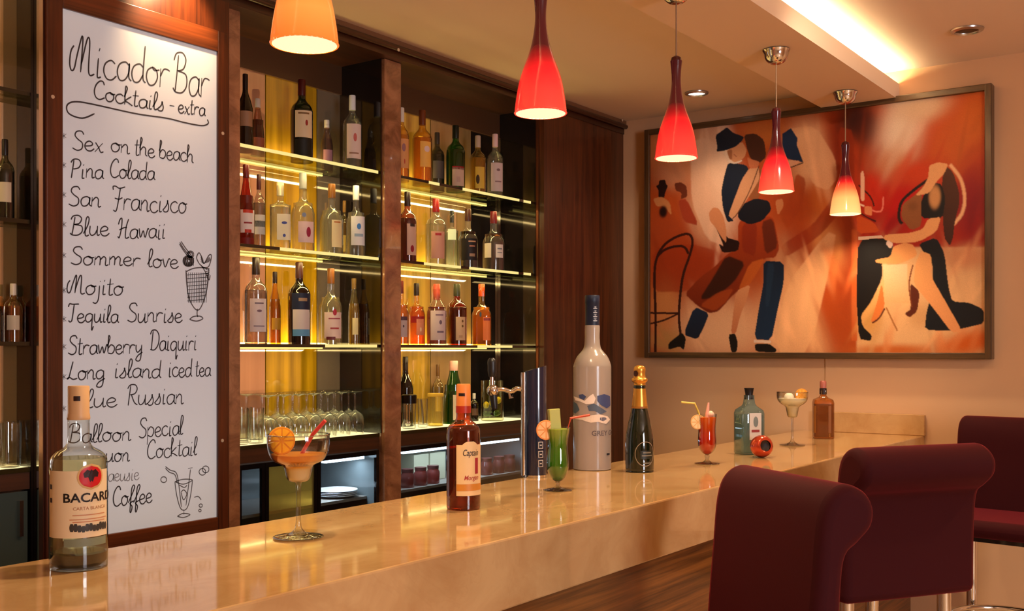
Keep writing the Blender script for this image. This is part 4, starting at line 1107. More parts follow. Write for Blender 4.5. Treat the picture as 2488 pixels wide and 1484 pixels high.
def drink_mat(name, stops, z0, z1, body):
    m, nt, out = new_mat(name)
    tc = N(nt, 'ShaderNodeTexCoord'); sp = N(nt, 'ShaderNodeSeparateXYZ'); mr = N(nt, 'ShaderNodeMapRange')
    mr.inputs['From Min'].default_value = z0; mr.inputs['From Max'].default_value = z1
    cr = N(nt, 'ShaderNodeValToRGB'); els = cr.color_ramp.elements
    els[0].position = stops[0][0]; els[0].color = c4(srgb(*stops[0][1]))
    els[1].position = stops[-1][0]; els[1].color = c4(srgb(*stops[-1][1]))
    for q, c in stops[1:-1]:
        e = els.new(q); e.color = c4(srgb(*c))
    tr = N(nt, 'ShaderNodeBsdfTransparent'); df = N(nt, 'ShaderNodeBsdfDiffuse'); tl = N(nt, 'ShaderNodeBsdfTranslucent'); gl = N(nt, 'ShaderNodeBsdfGlossy', Roughness=.05)
    a = N(nt, 'ShaderNodeMixShader'); a.inputs[0].default_value = .5
    b = N(nt, 'ShaderNodeMixShader'); b.inputs[0].default_value = body
    c = N(nt, 'ShaderNodeMixShader'); c.inputs[0].default_value = .05
    LL = nt.links.new
    LL(tc.outputs['Object'], sp.inputs[0]); LL(sp.outputs['Z'], mr.inputs['Value']); LL(mr.outputs[0], cr.inputs[0])
    for n in (tr, df, tl):
        LL(cr.outputs[0], n.inputs[0])
    LL(df.outputs[0], a.inputs[1]); LL(tl.outputs[0], a.inputs[2]); LL(tr.outputs[0], b.inputs[1]); LL(a.outputs[0], b.inputs[2])
    LL(b.outputs[0], c.inputs[1]); LL(gl.outputs[0], c.inputs[2]); LL(c.outputs[0], out.inputs[0])
    return m
def fruit_slice(parent, c, r, normal, rind, flesh, name='fruit_slice', th=.005, segs=8):
    q = Vector(normal).to_track_quat('Z', 'Y').to_euler()
    o = G().lathe([(0, -th / 2), (r * .97, -th / 2), (r, -th / 4), (r, th / 4), (r * .97, th / 2), (0, th / 2)], 28).build(name, rgbmat(rind, .65), parent, c, q)
    g = G()
    for k in range(segs):
        a0, a1 = 2 * math.pi * (k + .08) / segs, 2 * math.pi * (k + .92) / segs
        pts = [(.14 * r, (a0 + a1) / 2)] + [(.86 * r, a0 + (a1 - a0) * j / 4) for j in range(5)]
        for zf, sgn in ((th / 2 + .0004, 1), (-th / 2 - .0004, -1)):
            vs = [g.bm.verts.new((rr * math.cos(a), rr * math.sin(a), zf)) for rr, a in pts]
            g.bm.faces.new(vs if sgn > 0 else list(reversed(vs)))
    g.build('flesh', rgbmat(flesh, .65), o, smooth=False, fix=False)
    return o
def cam_dir(p):
    return Vector((-p[0], -p[1], 0)).normalized()
RGT = Vector((FY, -FX, 0))
FWD = Vector((FX, FY, 0))
UP = Vector((0, 0, 1))
def off(s, dx, dy_up, fwd=0.0):
    """offset in metres: dx picture pixels to the guest's right, dy_up pixels up, fwd metres away"""
    return RGT * (dx * s) + UP * dy_up + FWD * fwd

p0, s0 = spot(725, 1306)
z0 = lambda y: (1306 - y) * s0
dm = drink_mat('amber_drink', [(0, (255, 250, 222)), (.42, (255, 240, 190)), (.54, (255, 200, 70)), (.8, (255, 184, 50)), (1, (240, 166, 70))], z0(1168), z0(1104), .62)
t, s, zq = margarita(725, 1306, 'margarita glass of amber drink with orange slice and red straw, beside the menu board',
    [(9, 1170), (21, 1169), (28, 1161), (32, 1146), (35, 1134), (43, 1128), (61, 1118), (71, 1100), (75, 1078), (75, 1056)], 6, 56, 1306, None, 1103, 1169, dm)
fruit_slice(t, off(s, -38, zq(1070), -.012), 34 * s, (cam_dir(p0) + RGT * .35).normalized(), (240, 140, 0), (255, 172, 0), 'orange_slice')
G().tube([off(s, -2, zq(1118), .01), off(s, 26, zq(1070), .006), off(s, 34, zq(1056), .004), off(s, 66, zq(1022), -.004)], .0036, 10).build('straw', rgbmat((214, 66, 58), .35), t)

p2, s2 = spot(1925, 1082)
z2 = lambda y: (1082 - y) * s2
dm2 = drink_mat('cream_drink', [(0, (255, 236, 190)), (.5, (255, 240, 206)), (1, (255, 248, 230))], z2(1015), z2(968), .92)
t, s, zq = margarita(1925, 1082, 'margarita glass of white creamy drink with orange wedge, beside the amber flask',
    [(5, 1014), (11, 1012), (14, 1000), (17, 988), (26, 982), (34, 974), (37, 964), (37, 953)], 3, 28, 1082, None, 968, 1013, dm2)
G().ball(off(s, -8, zq(966)), 12 * s).build('ice_cream_scoop', rgbmat((246, 232, 212), .6), t)
fruit_slice(t, off(s, 22, zq(960), -.004), 16 * s, (cam_dir(p2) + RGT * .3).normalized(), (236, 150, 40), (250, 176, 70), 'orange_wedge')

# spiced rum bottle
p, s = spot(1126, 1235); p.z = CT + .0006
t = thing('rum_bottle', 'dark amber spiced rum bottle with cream label and orange cap on the counter', 'bottle', p)
zq = lambda y: (1235 - y) * s
face = math.atan2(-p.y, -p.x)
G().lathe(pprof(1235, s, [(0, 1235), (36, 1235), (40, 1231), (41, 1222), (41, 1120), (41, 1055), (39, 1040), (31, 1030), (21, 1022), (17.5, 1012), (16.5, 990), (0, 990)], 3), 36).build('body', thin_glass('spiced_glass', srgb(232, 140, 84), body=.05, edge=.3, refl=.8, base_refl=.05), t)
G().lathe([(0, zq(1229)), (38 * s, zq(1229)), (39 * s, zq(1222)), (39 * s, zq(1056)), (36 * s, zq(1040)), (0, zq(1040))], 32).build('rum', thin_glass('spiced_rum', srgb(172, 64, 28), body=.18, edge=.5, refl=.1), t)
G().lathe([(0, zq(1000)), (17.6 * s, zq(1000)), (18 * s, zq(998)), (17 * s, zq(936)), (15.5 * s, zq(933)), (0, zq(933))], 26).build('cap', rgbmat((226, 130, 62), .4), t)
G().lathe([(17.8 * s, zq(1003)), (18.4 * s, zq(1003)), (18.4 * s, zq(986)), (17.8 * s, zq(986))], 26).build('neck_band', rgbmat((170, 44, 26), .4), t)
G().arc(lambda a: 17.4 * s, face - .7, face + .2, zq(962), zq(955), 8, .0006).build('cap_mark', rgbmat((40, 18, 14), .5), t, fix=False)
R = 41 * s
lb = G().arc(lambda a: R, face - .42, face + 1.5, zq(1200), zq(1078), 22, .0006).build('front_label', rgbmat((230, 192, 138), .5), t, fix=False)
G().arc(lambda a: R, face + .42 - .55, face + .42 + .55, zq(1084), zq(1070), 16, .0007, lambda q: 1.0 - .6 * q * q).build('label_crown', rgbmat((230, 192, 138), .5), lb, fix=False)
wrap_text('Captain', 22 * s, R, face + .45, zq(1104), 'lettering', rgbmat((50, 34, 34), .5), lb, bold=.0001, shear=.3, squeeze=.62)
wrap_text('Morgan', 16 * s, R, face + .5, zq(1162), 'lettering', rgbmat((170, 50, 40), .5), lb, bold=.0001, shear=.3, squeeze=.8)
G().arc(lambda a: R, face - .40, face + 1.48, zq(1188), zq(1172), 18, .0010).build('gold_band', rgbmat((206, 132, 50), .4), lb, fix=False)
G().arc(lambda a: R, face + .72, face + .98, zq(1148), zq(1110), 6, .0010).build('red_mark', rgbmat((160, 44, 50), .5), lb, fix=False)

# green cocktail
p, s = spot(1355, 1192); p.z = CT + .0006
t = thing('hurricane_glass', 'curved tall glass of green cocktail with fruit and red straw', 'cocktail glass', p)
zq = lambda y: (1192 - y) * s
def hurricane(t, s, zq, pts, foot, drink_name, stops, level, bottom, body):
    sm = smooth_prof([(hw * s, zq(y)) for hw, y in pts], 4)
    G().lathe(sm + [(max(.0004, r - .0014), z) for r, z in reversed(sm)], 32).build('bowl', M_CLEAR, t, fix=False)
    G().lathe(smooth_prof([(0, .0008), (foot * s, .001), (foot * s, .0025), (foot * .4 * s, .006), (5 * s, .012), (4 * s, zq(bottom) * .6), (6 * s, zq(bottom)), (0, zq(bottom))], 3), 26).build('stem', thin_glass('stem_glass', (.88, .88, .86), edge=.3), t, fix=False)
    ins = [(r - .0018, z) for r, z in sm if z < zq(level)]
    ins = [(0, ins[0][1] + .002)] + [(max(.001, r), z + (.002 if k == 0 else 0)) for k, (r, z) in enumerate(ins)] + [(ins[-1][0], zq(level)), (0, zq(level))]
    G().lathe(ins, 30).build('drink', drink_mat(drink_name, stops, zq(bottom), zq(level), body), t)
hurricane(t, s, zq, [(6, 1170), (16, 1163), (24, 1148), (27, 1130), (25.5, 1105), (24, 1085), (26, 1064), (29, 1048), (31, 1038)], 32, 'green_drink', [(0, (66, 150, 18)), (.35, (86, 176, 28)), (.75, (130, 192, 48)), (1, (196, 212, 90))], 1042, 1172, .85)
fruit_slice(t, off(s, -29, zq(1044), -.012), 24 * s, (cam_dir(p) + RGT * .2).normalized(), (236, 150, 80), (246, 186, 130), 'citrus_slice')
G().tube([off(s, -4, zq(1080), 0), off(s, -10, zq(994), .004)], 19 * s, 4).build('melon_stick', rgbmat((172, 168, 84), .4), t, smooth=False, bevel=.002)
G().tube([off(s, 4, zq(1150), .004), off(s, 20, zq(1060), -.002), off(s, 31, zq(1016), -.004), off(s, 78, zq(1008), -.006)], .0032, 10).build('straw', rgbmat((206, 84, 60), .35), t)

# red cocktail
p, s = spot(1718, 1127); p.z = CT + .0006
t = thing('hurricane_glass', 'tall glass of orange red cocktail with lemon slice and yellow straw', 'cocktail glass', p)
zq = lambda y: (1127 - y) * s
hurricane(t, s, zq, [(4, 1105), (12, 1100), (20, 1088), (22, 1072), (21, 1045), (22, 1025), (24, 1006)], 28, 'red_drink', [(0, (240, 40, 16)), (.5, (252, 78, 16)), (1, (255, 140, 36))], 1014, 1107, .85)
fruit_slice(t, off(s, -24, zq(1025), -.010), 18 * s, (cam_dir(p) + RGT * .25).normalized(), (240, 180, 110), (250, 214, 160), 'lemon_slice')
G().tube([off(s, -6, zq(1060), 0), off(s, -22, zq(1000), -.004), off(s, -31, zq(980), -.006), off(s, -64, zq(977), -.01)], .0032, 10).build('straw', rgbmat((226, 196, 90), .35), t)
G().tube([off(s, -2, zq(1040), 0), off(s, 0, zq(1004), -.004), off(s, 3, zq(978), -.004)], [.005, .006, .003], 10).build('swizzle', rgbmat((240, 170, 150), .35), t)
G().ball(off(s, 8, zq(1006), -.004), 8 * s).build('foam', rgbmat((246, 200, 170), .5), t)

# giant frosted vodka bottle
p, s = spot(1439, 1139); p.z = CT + .0006
t = thing('vodka_bottle', 'very tall frosted vodka bottle with dark blue cap on the counter', 'bottle', p)
zq = lambda y: (1139 - y) * s
face = math.atan2(-p.y, -p.x)
m, nt, out = new_mat('frosted_glass')
tr = N(nt, 'ShaderNodeBsdfTransparent'); tr.inputs[0].default_value = (.92, .86, .82, 1)
df = N(nt, 'ShaderNodeBsdfDiffuse'); df.inputs[0].default_value = c4(srgb(230, 210, 196)); tl = N(nt, 'ShaderNodeBsdfTranslucent'); tl.inputs[0].default_value = c4(srgb(224, 204, 190))
gl = N(nt, 'ShaderNodeBsdfGlossy', Roughness=.18)
fr = N(nt, 'ShaderNodeFresnel', IOR=1.5)
a = N(nt, 'ShaderNodeMixShader'); a.inputs[0].default_value = .4
b = N(nt, 'ShaderNodeMixShader'); b.inputs[0].default_value = .62
c = N(nt, 'ShaderNodeMixShader')
nt.links.new(df.outputs[0], a.inputs[1]); nt.links.new(tl.outputs[0], a.inputs[2]); nt.links.new(tr.outputs[0], b.inputs[1]); nt.links.new(a.outputs[0], b.inputs[2])
nt.links.new(fr.outputs[0], c.inputs[0]); nt.links.new(b.outputs[0], c.inputs[1]); nt.links.new(gl.outputs[0], c.inputs[2]); nt.links.new(c.outputs[0], out.inputs[0])
M_FROST = m
G().lathe(pprof(1139, s, [(0, 1139), (42, 1139), (45.5, 1134), (46, 1125), (46, 1000), (46, 905), (45, 885), (37, 866), (26, 853), (20, 842), (18, 820), (17, 788), (0, 788)], 4), 44).build('body', M_FROST, t)
G().lathe([(0, zq(792)), (17.6 * s, zq(792)), (17.6 * s, zq(738)), (18.2 * s, zq(737)), (18.2 * s, zq(720)), (17 * s, zq(718)), (0, zq(718))], 28).build('cap', rgbmat((30, 36, 56), .4), t)
for yy in (748, 758, 768, 778):
    G().arc(lambda a: 17.8 * s, face + .1, face + .75, zq(yy + 3.5), zq(yy - 3.5), 6, .0005, lambda q: .5 + .5 * math.sin(q * 7)).build('cap_print', rgbmat((150, 150, 160), .4), t, fix=False)
R = 46 * s
def patch(pts, col, name, lift=.001):
    """painted shape on the bottle: pts in picture pixels relative to the axis, row"""
    g = G()
    vs = []
    for dx, y in pts:
        q = max(-.98, min(.98, dx / 46.0))
        a = face + math.asin(q)
        vs.append((a, zq(y)))
    # fan into a grid of thin strips so that it follows the curve
    n = len(vs)
    bm = g.bm
    bv = [bm.verts.new((a, z, 0)) for a, z in vs]
    f = bm.faces.new(bv)
    bmesh.ops.triangulate(bm, faces=[f])
    bmesh.ops.subdivide_edges(bm, edges=bm.edges[:], cuts=2, use_grid_fill=True)
    for v in bm.verts:
        a, z = v.co.x, v.co.y
        v.co = ((R + lift) * math.cos(a), (R + lift) * math.sin(a), z)
    return g.build(name, rgbmat(col, .5), t, smooth=False, fix=False)
patch([(-44, 962), (-32, 966), (-18, 972), (-6, 960), (2, 955), (8, 966), (4, 978), (-14, 980), (-28, 974), (-40, 972)], (236, 214, 200), 'white_bird')
patch([(-32, 958), (-22, 956), (-14, 962), (-20, 970), (-30, 966)], (66, 74, 110), 'blue_wing')
patch([(12, 960), (28, 956), (42, 962), (43, 984), (34, 990), (20, 982), (12, 972)], (64, 72, 112), 'blue_wing')
patch([(-45, 974), (-36, 980), (-30, 994), (-40, 1004), (-45, 1000)], (78, 92, 104), 'blue_wing')
patch([(-12, 984), (4, 978), (20, 988), (34, 998), (20, 1004), (6, 996), (-8, 996)], (84, 92, 110), 'blue_wing')
patch([(-46, 1008), (-20, 1010), (0, 1006), (16, 1004), (36, 1010), (42, 1018), (32, 1028), (14, 1022), (-4, 1024), (-24, 1018), (-44, 1016)], (232, 206, 186), 'white_bird')
patch([(18, 1012), (30, 1011), (34, 1016), (26, 1021), (18, 1018)], (110, 104, 116), 'emblem')
wrap_text('GREY GOOSE', 17 * s, R, face + 1.08, zq(1055), 'lettering', rgbmat((96, 84, 86), .5), t, bold=.0003)
patch([(34, 1098), (41, 1098), (41, 1103), (34, 1103)], (40, 36, 44), 'small_mark')

# sparkling wine bottle
p, s = spot(1554, 1145); p.z = CT + .0006
t = thing('champagne_bottle', 'dark green sparkling wine bottle with gold foil neck', 'bottle', p)
zq = lambda y: (1145 - y) * s
face = math.atan2(-p.y, -p.x)
G().lathe(pprof(1145, s, [(0, 1145), (31, 1145), (34, 1141), (34.5, 1130), (34.5, 1085), (33, 1060), (28, 1030), (22, 1005), (19, 988), (15, 950), (14, 935), (0, 935)], 4), 40).build('body', pbr('dark_green_glass', srgb(16, 24, 12), .06, coat=.8), t)
G().lathe(pprof(1145, s, [(19.6, 992), (16.5, 962), (14.5, 938), (15, 930), (19, 926), (19.5, 921), (15, 917), (13.5, 908), (14.5, 898), (12, 891), (6, 888), (0, 888)], 3), 30).build('gold_foil', pbr('gold_foil', srgb(222, 160, 66), .28, .75), t)
G().lathe([(19.6 * s, zq(992)), (20 * s, zq(992)), (20 * s, zq(987)), (19.2 * s, zq(987))], 30).build('foil_hem', rgbmat((150, 96, 36), .4), t)
G().arc(lambda a: 14.4 * s, face - 1.2, face - .25, zq(915), zq(900), 6, .001, disc).build('foil_mark', rgbmat((60, 26, 16), .4), t, fix=False)
R = 34.5 * s
g = G(); ring = []
for k in range(33):
    a = 2 * math.pi * k / 32
    ring.append((face + .42 + .75 * math.cos(a), zq(1100) + 30 * s * math.sin(a)))
for (a0, z0_), (a1, z1_) in zip(ring, ring[1:]):
    k0, k1 = 1.0, .94
    c0, c1 = face + .42, zq(1100)
    q = [(a0, z0_), (a1, z1_), (c0 + (a1 - c0) * k1, c1 + (z1_ - c1) * k1), (c0 + (a0 - c0) * k1, c1 + (z0_ - c1) * k1)]
    g.bm.faces.new([g.bm.verts.new(((R + .001) * math.cos(a), (R + .001) * math.sin(a), z)) for a, z in q])
g.build('label_ring', rgbmat((150, 130, 110), .4), t, smooth=False, fix=False)
G().arc(lambda a: R, face + .05, face + 1.0, zq(1112), zq(1092), 10, .001).build('label_panel', rgbmat((40, 40, 30), .4), t, fix=False)
for yy, w in ((1097, .3), (1104, .4), (1122, .3)):
    G().arc(lambda a: R, face + .55 - w, face + .55 + w, zq(yy + 1.5), zq(yy - 1.5), 10, .0014).build('label_print', rgbmat((120, 112, 96), .4), t, fix=False)

# blue gin bottle
p, s = spot(1820, 1102); p.z = CT + .0006
t = thing('gin_bottle', 'pale blue square gin bottle with flared black stopper', 'bottle', p)
zq = lambda y: (1102 - y) * s
face = math.atan2(-p.y, -p.x)
tn = face + math.radians(28)
q = 30 * s
G().lathe([(0, 0), (q * .95, 0), (q, .003), (q, zq(1004)), (q * .93, zq(996)), (q * .5, zq(986)), (12 * s, zq(980)), (10.5 * s, zq(968)), (10.5 * s, zq(960)), (0, zq(960))], 32, sq=6, rot=tn).build('body', thin_glass('blue_gin_glass', srgb(196, 222, 226), body=.16, edge=.55, refl=.7, base_refl=.06), t)
G().lathe([(0, .006), (q * .92, .006), (q * .92, zq(1008)), (0, zq(1008))], 28, sq=6, rot=tn).build('gin', thin_glass('blue_gin', srgb(206, 222, 222), body=.22, edge=.8, refl=.1), t)
G().lathe([(0, zq(970)), (11.5 * s, zq(970)), (9 * s, zq(958)), (11 * s, zq(946)), (12 * s, zq(943)), (0, zq(943))], 22).build('stopper', rgbmat((26, 20, 20), .4), t)
rof = lambda a: q * super_r(a - tn, 6)
lb = G().arc(rof, tn - .45, tn + .50, zq(1066), zq(1002), 14, .0008).build('side_label', rgbmat((214, 206, 200), .5), t, fix=False)
G().arc(rof, tn - .15, tn + .25, zq(1036), zq(1010), 8, .0014, disc).build('label_print', rgbmat((120, 130, 130), .5), lb, fix=False)
G().arc(rof, tn - .3, tn + .35, zq(1048), zq(1042), 8, .0014).build('label_print', rgbmat((150, 60, 60), .5), lb, fix=False)

# copper cup lying on its side
p, s = spot(1850, 1111)
r = 27 * s
t = thing('copper_cup', 'small round copper cup tipped toward the guests by the blue gin bottle', 'cup', (p.x, p.y, CT + r * 1.005))
qd = (cam_dir(p) + RGT * .45 + UP * .15).normalized().to_track_quat('Z', 'Y').to_euler()
cup = smooth_prof([(0, -1.0), (.45, -.93), (.82, -.62), (1.0, -.1), (.95, .4), (.74, .74), (.56, .86)], 4)
G().lathe([(a * r, b * r) for a, b in cup] + [(.50 * r, .84 * r), (.62 * r, .6 * r), (.8 * r, .2 * r), (.7 * r, -.5 * r), (0, -.8 * r)], 36).build('body', pbr('copper', srgb(196, 70, 40), .18, .55, coat=.5), t, (0, 0, 0), qd)
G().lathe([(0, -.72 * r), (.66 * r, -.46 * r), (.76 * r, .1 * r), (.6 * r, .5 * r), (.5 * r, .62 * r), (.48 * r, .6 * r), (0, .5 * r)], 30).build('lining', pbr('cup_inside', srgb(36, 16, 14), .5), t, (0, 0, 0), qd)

# amber flask bottle
p, s = spot(2000, 1064); p.z = CT + .0006
t = thing('whisky_bottle', 'square amber whisky flask at the far end of the counter', 'bottle', p)
zq = lambda y: (1064 - y) * s
face = math.atan2(-p.y, -p.x)
q = 26.5 * s
G().lathe([(0, 0), (q * .96, 0), (q, .004), (q, zq(978)), (q * .92, zq(971)), (q * .42, zq(965)), (7.5 * s, zq(960)), (7.5 * s, zq(948)), (0, zq(948))], 36, sq=7, sy=.9, rot=face + math.radians(8)).build('body', thin_glass('flask_glass', srgb(236, 180, 100), body=.16, edge=.4, refl=.6), t)
G().lathe([(0, .006), (q * .92, .006), (q * .92, zq(982)), (0, zq(982))], 32, sq=7, sy=.88, rot=face + math.radians(8)).build('whisky', thin_glass('flask_whisky', srgb(190, 110, 30), body=.3, edge=.6, refl=.1), t)
G().lathe([(0, zq(958)), (8.5 * s, zq(958)), (8.5 * s, zq(944)), (7 * s, zq(943)), (0, zq(943))], 20).build('neck_ring', rgbmat((44, 28, 24), .4), t)
G().lathe([(0, zq(943)), (7.5 * s, zq(943)), (8 * s, zq(928)), (6 * s, zq(925)), (0, zq(925))], 20).build('cap', rgbmat((170, 96, 84), .3), t)
for dx in (-.62, .55):
    a = face + dx
    G().arc(lambda aa: q * super_r(aa - face - math.radians(8), 7), a - .1, a + .1, zq(1050), zq(985), 5, .0006).build('side_strip', rgbmat((130, 76, 26), .4), t, fix=False)

# beer tap
p, s = spot(1300, 1158)
p = Vector((p.x, p.y, CT + .0006))
t = thing('beer_tap', 'dark blue beer tap column with chrome edge and spout', 'beer tap', p, rz=0)
zq = lambda y: (1158 - y) * s
face = math.atan2(-p.y, -p.x)
hw = 29 * s
# a rounded column with a slanting top
n = 40
g = G(); lo, hi = [], []
for k in range(n):
    a = 2 * math.pi * k / n
    x, y = hw * .95 * math.cos(a), hw * .8 * math.sin(a)
    top = zq(896) + (x / hw) * 8 * s
    lo.append(g.bm.verts.new((x, y, 0))); hi.append(g.bm.verts.new((x, y, top)))
g.bm.faces.new(list(reversed(lo))); g.bm.faces.new(hi)
for k in range(n):
    g.bm.faces.new((lo[k], lo[(k + 1) % n], hi[(k + 1) % n], hi[k]))
rzc = math.atan2(RGT.y, RGT.x)
g.build('column', pbr('navy_enamel', srgb(24, 30, 52), .12, coat=.8), t, (0, 0, 0), (0, 0, rzc))
g = G(); lo, hi = [], []
for k in range(28):
    a = 2 * math.pi * k / 28
    lo.append(g.bm.verts.new((hw * 1.02 * math.cos(a), hw * .87 * math.sin(a), 0))); hi.append(g.bm.verts.new((hw * 1.02 * math.cos(a), hw * .87 * math.sin(a), .006)))
g.bm.faces.new(list(reversed(lo))); g.bm.faces.new(hi)
for k in range(28):
    g.bm.faces.new((lo[k], lo[(k + 1) % 28], hi[(k + 1) % 28], hi[k]))
g.build('base_ring', M_CHROME, t, (0, 0, 0), (0, 0, rzc))
G().tube([(-hw * .92, -hw * .10, .004), (-hw * .92, -hw * .10, zq(905))], 8 * s, 14).build('chrome_edge', M_CHROME, t, (0, 0, 0), (0, 0, rzc))
tz = zq(948)
G().tube(smooth_path([(-hw * .9, .0, tz), (-hw * 1.5, .0, tz + .004), (-hw * 2.0, 0, tz - .004), (-hw * 2.7, 0, tz + .002), (-hw * 3.3, 0, tz)], 5), .0065, 12).build('spout_arm', M_CHROME, t, (0, 0, 0), (0, 0, rzc))
G().ball((-hw * 3.55, 0, tz - .001), .017).tube([(-hw * 3.6, 0, tz), (-hw * 3.62, 0, tz + .038)], .006, 10).build('tap_head', M_CHROME, t, (0, 0, 0), (0, 0, rzc))
G().tube([(-hw * 3.5, 0, tz - .012), (-hw * 3.4, -.004, tz - .05), (-hw * 3.62, -.006, tz - .068)], [.011, .009, .007], 12).build('nozzle', pbr('black_rubber', srgb(18, 15, 16), .4), t, (0, 0, 0), (0, 0, rzc))
G().tube(smooth_path([(-hw * 3.62, 0, tz + .036), (-hw * 3.60, 0, tz + .06), (-hw * 3.62, 0, tz + .088)], 4), [.008, .0095, .011, .012, .012, .012, .0125, .0115, .007], 12).build('handle', pbr('black_rubber', srgb(18, 15, 16), .4), t, (0, 0, 0), (0, 0, rzc))
G().tube([(-hw * 2.15, 0, tz - .006), (-hw * 2.1, -.006, tz - .022), (-hw * 1.9, 0, tz - .02), (-hw * 1.85, 0, tz - .004)], .004, 8).build('hook', M_CHROME, t, (0, 0, 0), (0, 0, rzc))
for k, y in enumerate((1080, 1102, 1124)):
    a = math.radians(-62)
    cx, cy = hw * .95 * math.cos(a) * 1.0, hw * .8 * math.sin(a)
    o = G().box(-6.5 * s, -.0006, -8.5 * s, 6.5 * s, .0006, 8.5 * s).build('white_badge', rgbmat((190, 180, 176), .5), t, (0, 0, 0), (0, 0, rzc), smooth=False)
    G().box(-4.5 * s, -.0012, -6.5 * s, 4.5 * s, -.0004, 6.5 * s).build('badge_field', rgbmat((30, 28, 40), .5), o, smooth=False)
    ax = Matrix.Rotation(rzc, 4, 'Z') @ Vector((cx, cy - .0014, zq(y)))
    o.location = ax; o.rotation_euler = (0, 0, rzc + math.radians(28))
    G().box(-2.6 * s, -.0016, -1.4 * s, 2.6 * s, -.0010, 1.4 * s).build('badge_bar', rgbmat((190, 180, 176), .5), o, smooth=False)

# ------------------------------------------------------------------ bar stools
m, nt, out = new_mat('burgundy_velvet')
b = N(nt, 'ShaderNodeBsdfPrincipled')
b.inputs['Base Color'].default_value = c4(srgb(52, 5, 11)); b.inputs['Roughness'].default_value = .8
b.inputs['Sheen Weight'].default_value = .55; b.inputs['Sheen Roughness'].default_value = .35; b.inputs['Sheen Tint'].default_value = c4(srgb(214, 62, 70)); b.inputs['Specular IOR Level'].default_value = .15
tc = N(nt, 'ShaderNodeTexCoord'); no = N(nt, 'ShaderNodeTexNoise', Scale=260.0, Detail=2.0); bp = N(nt, 'ShaderNodeBump', Strength=.12, Distance=.001)
nt.links.new(tc.outputs['Object'], no.inputs['Vector']); nt.links.new(no.outputs['Fac'], bp.inputs['Height']); nt.links.new(bp.outputs[0], b.inputs['Normal']); nt.links.new(b.outputs[0], out.inputs[0])
M_VELVET = m
BACKP = smooth_path([(-.150, .825, 0), (-.160, .95, 0), (-.170, 1.06, 0), (-.180, 1.16, 0), (-.200, 1.206, 0), (-.236, 1.225, 0), (-.274, 1.213, 0), (-.296, 1.183, 0), (-.292, 1.146, 0), (-.264, 1.118, 0), (-.236, 1.094, 0), (-.227, 1.04, 0), (-.223, .95, 0), (-.222, .825, 0)], 4)
def stool(loc, rz, label, wid=.44, back=None):
    t = thing('bar_stool', label, 'bar stool', (loc[0], loc[1], 0), rz, group='burgundy bar stools')
    h = wid / 2
    G().extrude([(q.x, q.y) for q in BACKP], lambda u, v, w: (w, u, v), -h, h).build('backrest', M_VELVET, t, bevel=.022, bseg=4, angle=50)
    G().box(-h + .005, -.20, .835, h - .005, .165, .895).build('seat', M_VELVET, t, bevel=.032, bseg=5)
    for sx in (-1, 1):
        for sy in (-1, 1):
            G().tube([(sx * .16, sy * .14 - .02, .83), (sx * .165, sy * .165, .012)], .019, 14).lathe([(0, 0), (.022, 0), (.022, .012), (0, .012)], 14, c=(sx * .165, sy * .165, 0)).build('leg', M_CHROME, t)
    ring = [(.178 * math.cos(2 * math.pi * k / 40), .178 * math.sin(2 * math.pi * k / 40), .54) for k in range(40)]
    G().tube(ring, .010, 10, closed=True).build('foot_ring', M_CHROME, t)
    G().box(-.17, -.17, .822, .17, .14, .838).build('seat_plate', M_BLACK, t, smooth=False)
    return t
def stool_from_back(l, r, label, wid, facing_away):
    """l, r: ends of the top roll in the room; facing_away: the back is turned to the viewer"""
    l, r = Vector(l), Vector(r)
    c = (l + r) / 2
    d = (r - l).normalized()
    n = Vector((-d.y, d.x))           # left of l->r  (away from the viewer when l is left in view)
    f = n if facing_away else -n
    rz = math.atan2(f.y, f.x) - math.pi / 2
    c = c + f * .22
    return stool((c.x, c.y), rz, label, wid)
stool_from_back((2.125, .945), (1.907, .633), 'burgundy velvet bar stool with rolled back, nearest in the foreground', .385, False)
stool_from_back((2.66, .875), (3.02, .64), 'burgundy velvet bar stool seen from behind, its rolled back in the middle of the three', .425, True)
stool_from_back((4.21, .955), (4.16, .50), 'burgundy velvet bar stool farthest away, with its seat showing, by the end wall', .45, False)

# ------------------------------------------------------------------ the painting on the end wall
PX = XW - .028
def pt(zx, zy):
    p = on_x(1560 + zx / 2.1205, 200 + zy / 2.1205, PX)
    return (p.y, p.z)
ya, za = [], []
c0 = on_x(1578, 322, PX); c1 = on_x(2404, 219, PX); c2 = on_x(1577, 857, PX); c3 = on_x(2404, 868, PX)
PY0, PY1 = (c1.y + c3.y) / 2, (c0.y + c2.y) / 2
PZ0, PZ1 = (c2.z + c3.z) / 2, min(2.497, (c0.z + c1.z) / 2)
FWM = .026
pic = thing('painting', 'large framed painting of tango dancers and a seated woman in orange tones', 'painting', (PX, PY0, PZ0))
NX, NY = 640, 460
HX, HY = (PY1 - PY0), (PZ1 - PZ0)
U = np.linspace(0, 1, NX)[None, :].repeat(NY, 0)       # 0 = picture left
V = np.linspace(0, 1, NY)[:, None].repeat(NX, 1)       # 0 = bottom
def uv(zx, zy):
    y, z = pt(zx, zy)
    return ((PY1 - y) / HX, (z - PZ0) / HY)
img = np.zeros((NY, NX, 3)) + np.array(srgb(176, 78, 28))
asp = HX / HY
def blob(zx, zy, rx, ry, col, ang=0, amt=1.0, pw=1.5):
    u, v = uv(zx, zy)
    sc = 1 / 1750.0
    dx, dy = (U - u), (V - v) / asp
    ca, sa = math.cos(math.radians(ang)), math.sin(math.radians(ang))
    a, b = (dx * ca + dy * sa) / (rx * sc), (-dx * sa + dy * ca) / (ry * sc)
    w = np.exp(-(a * a + b * b) ** pw) * amt
    img[:] = img * (1 - w[..., None]) + np.array(srgb(*col)) * w[..., None]
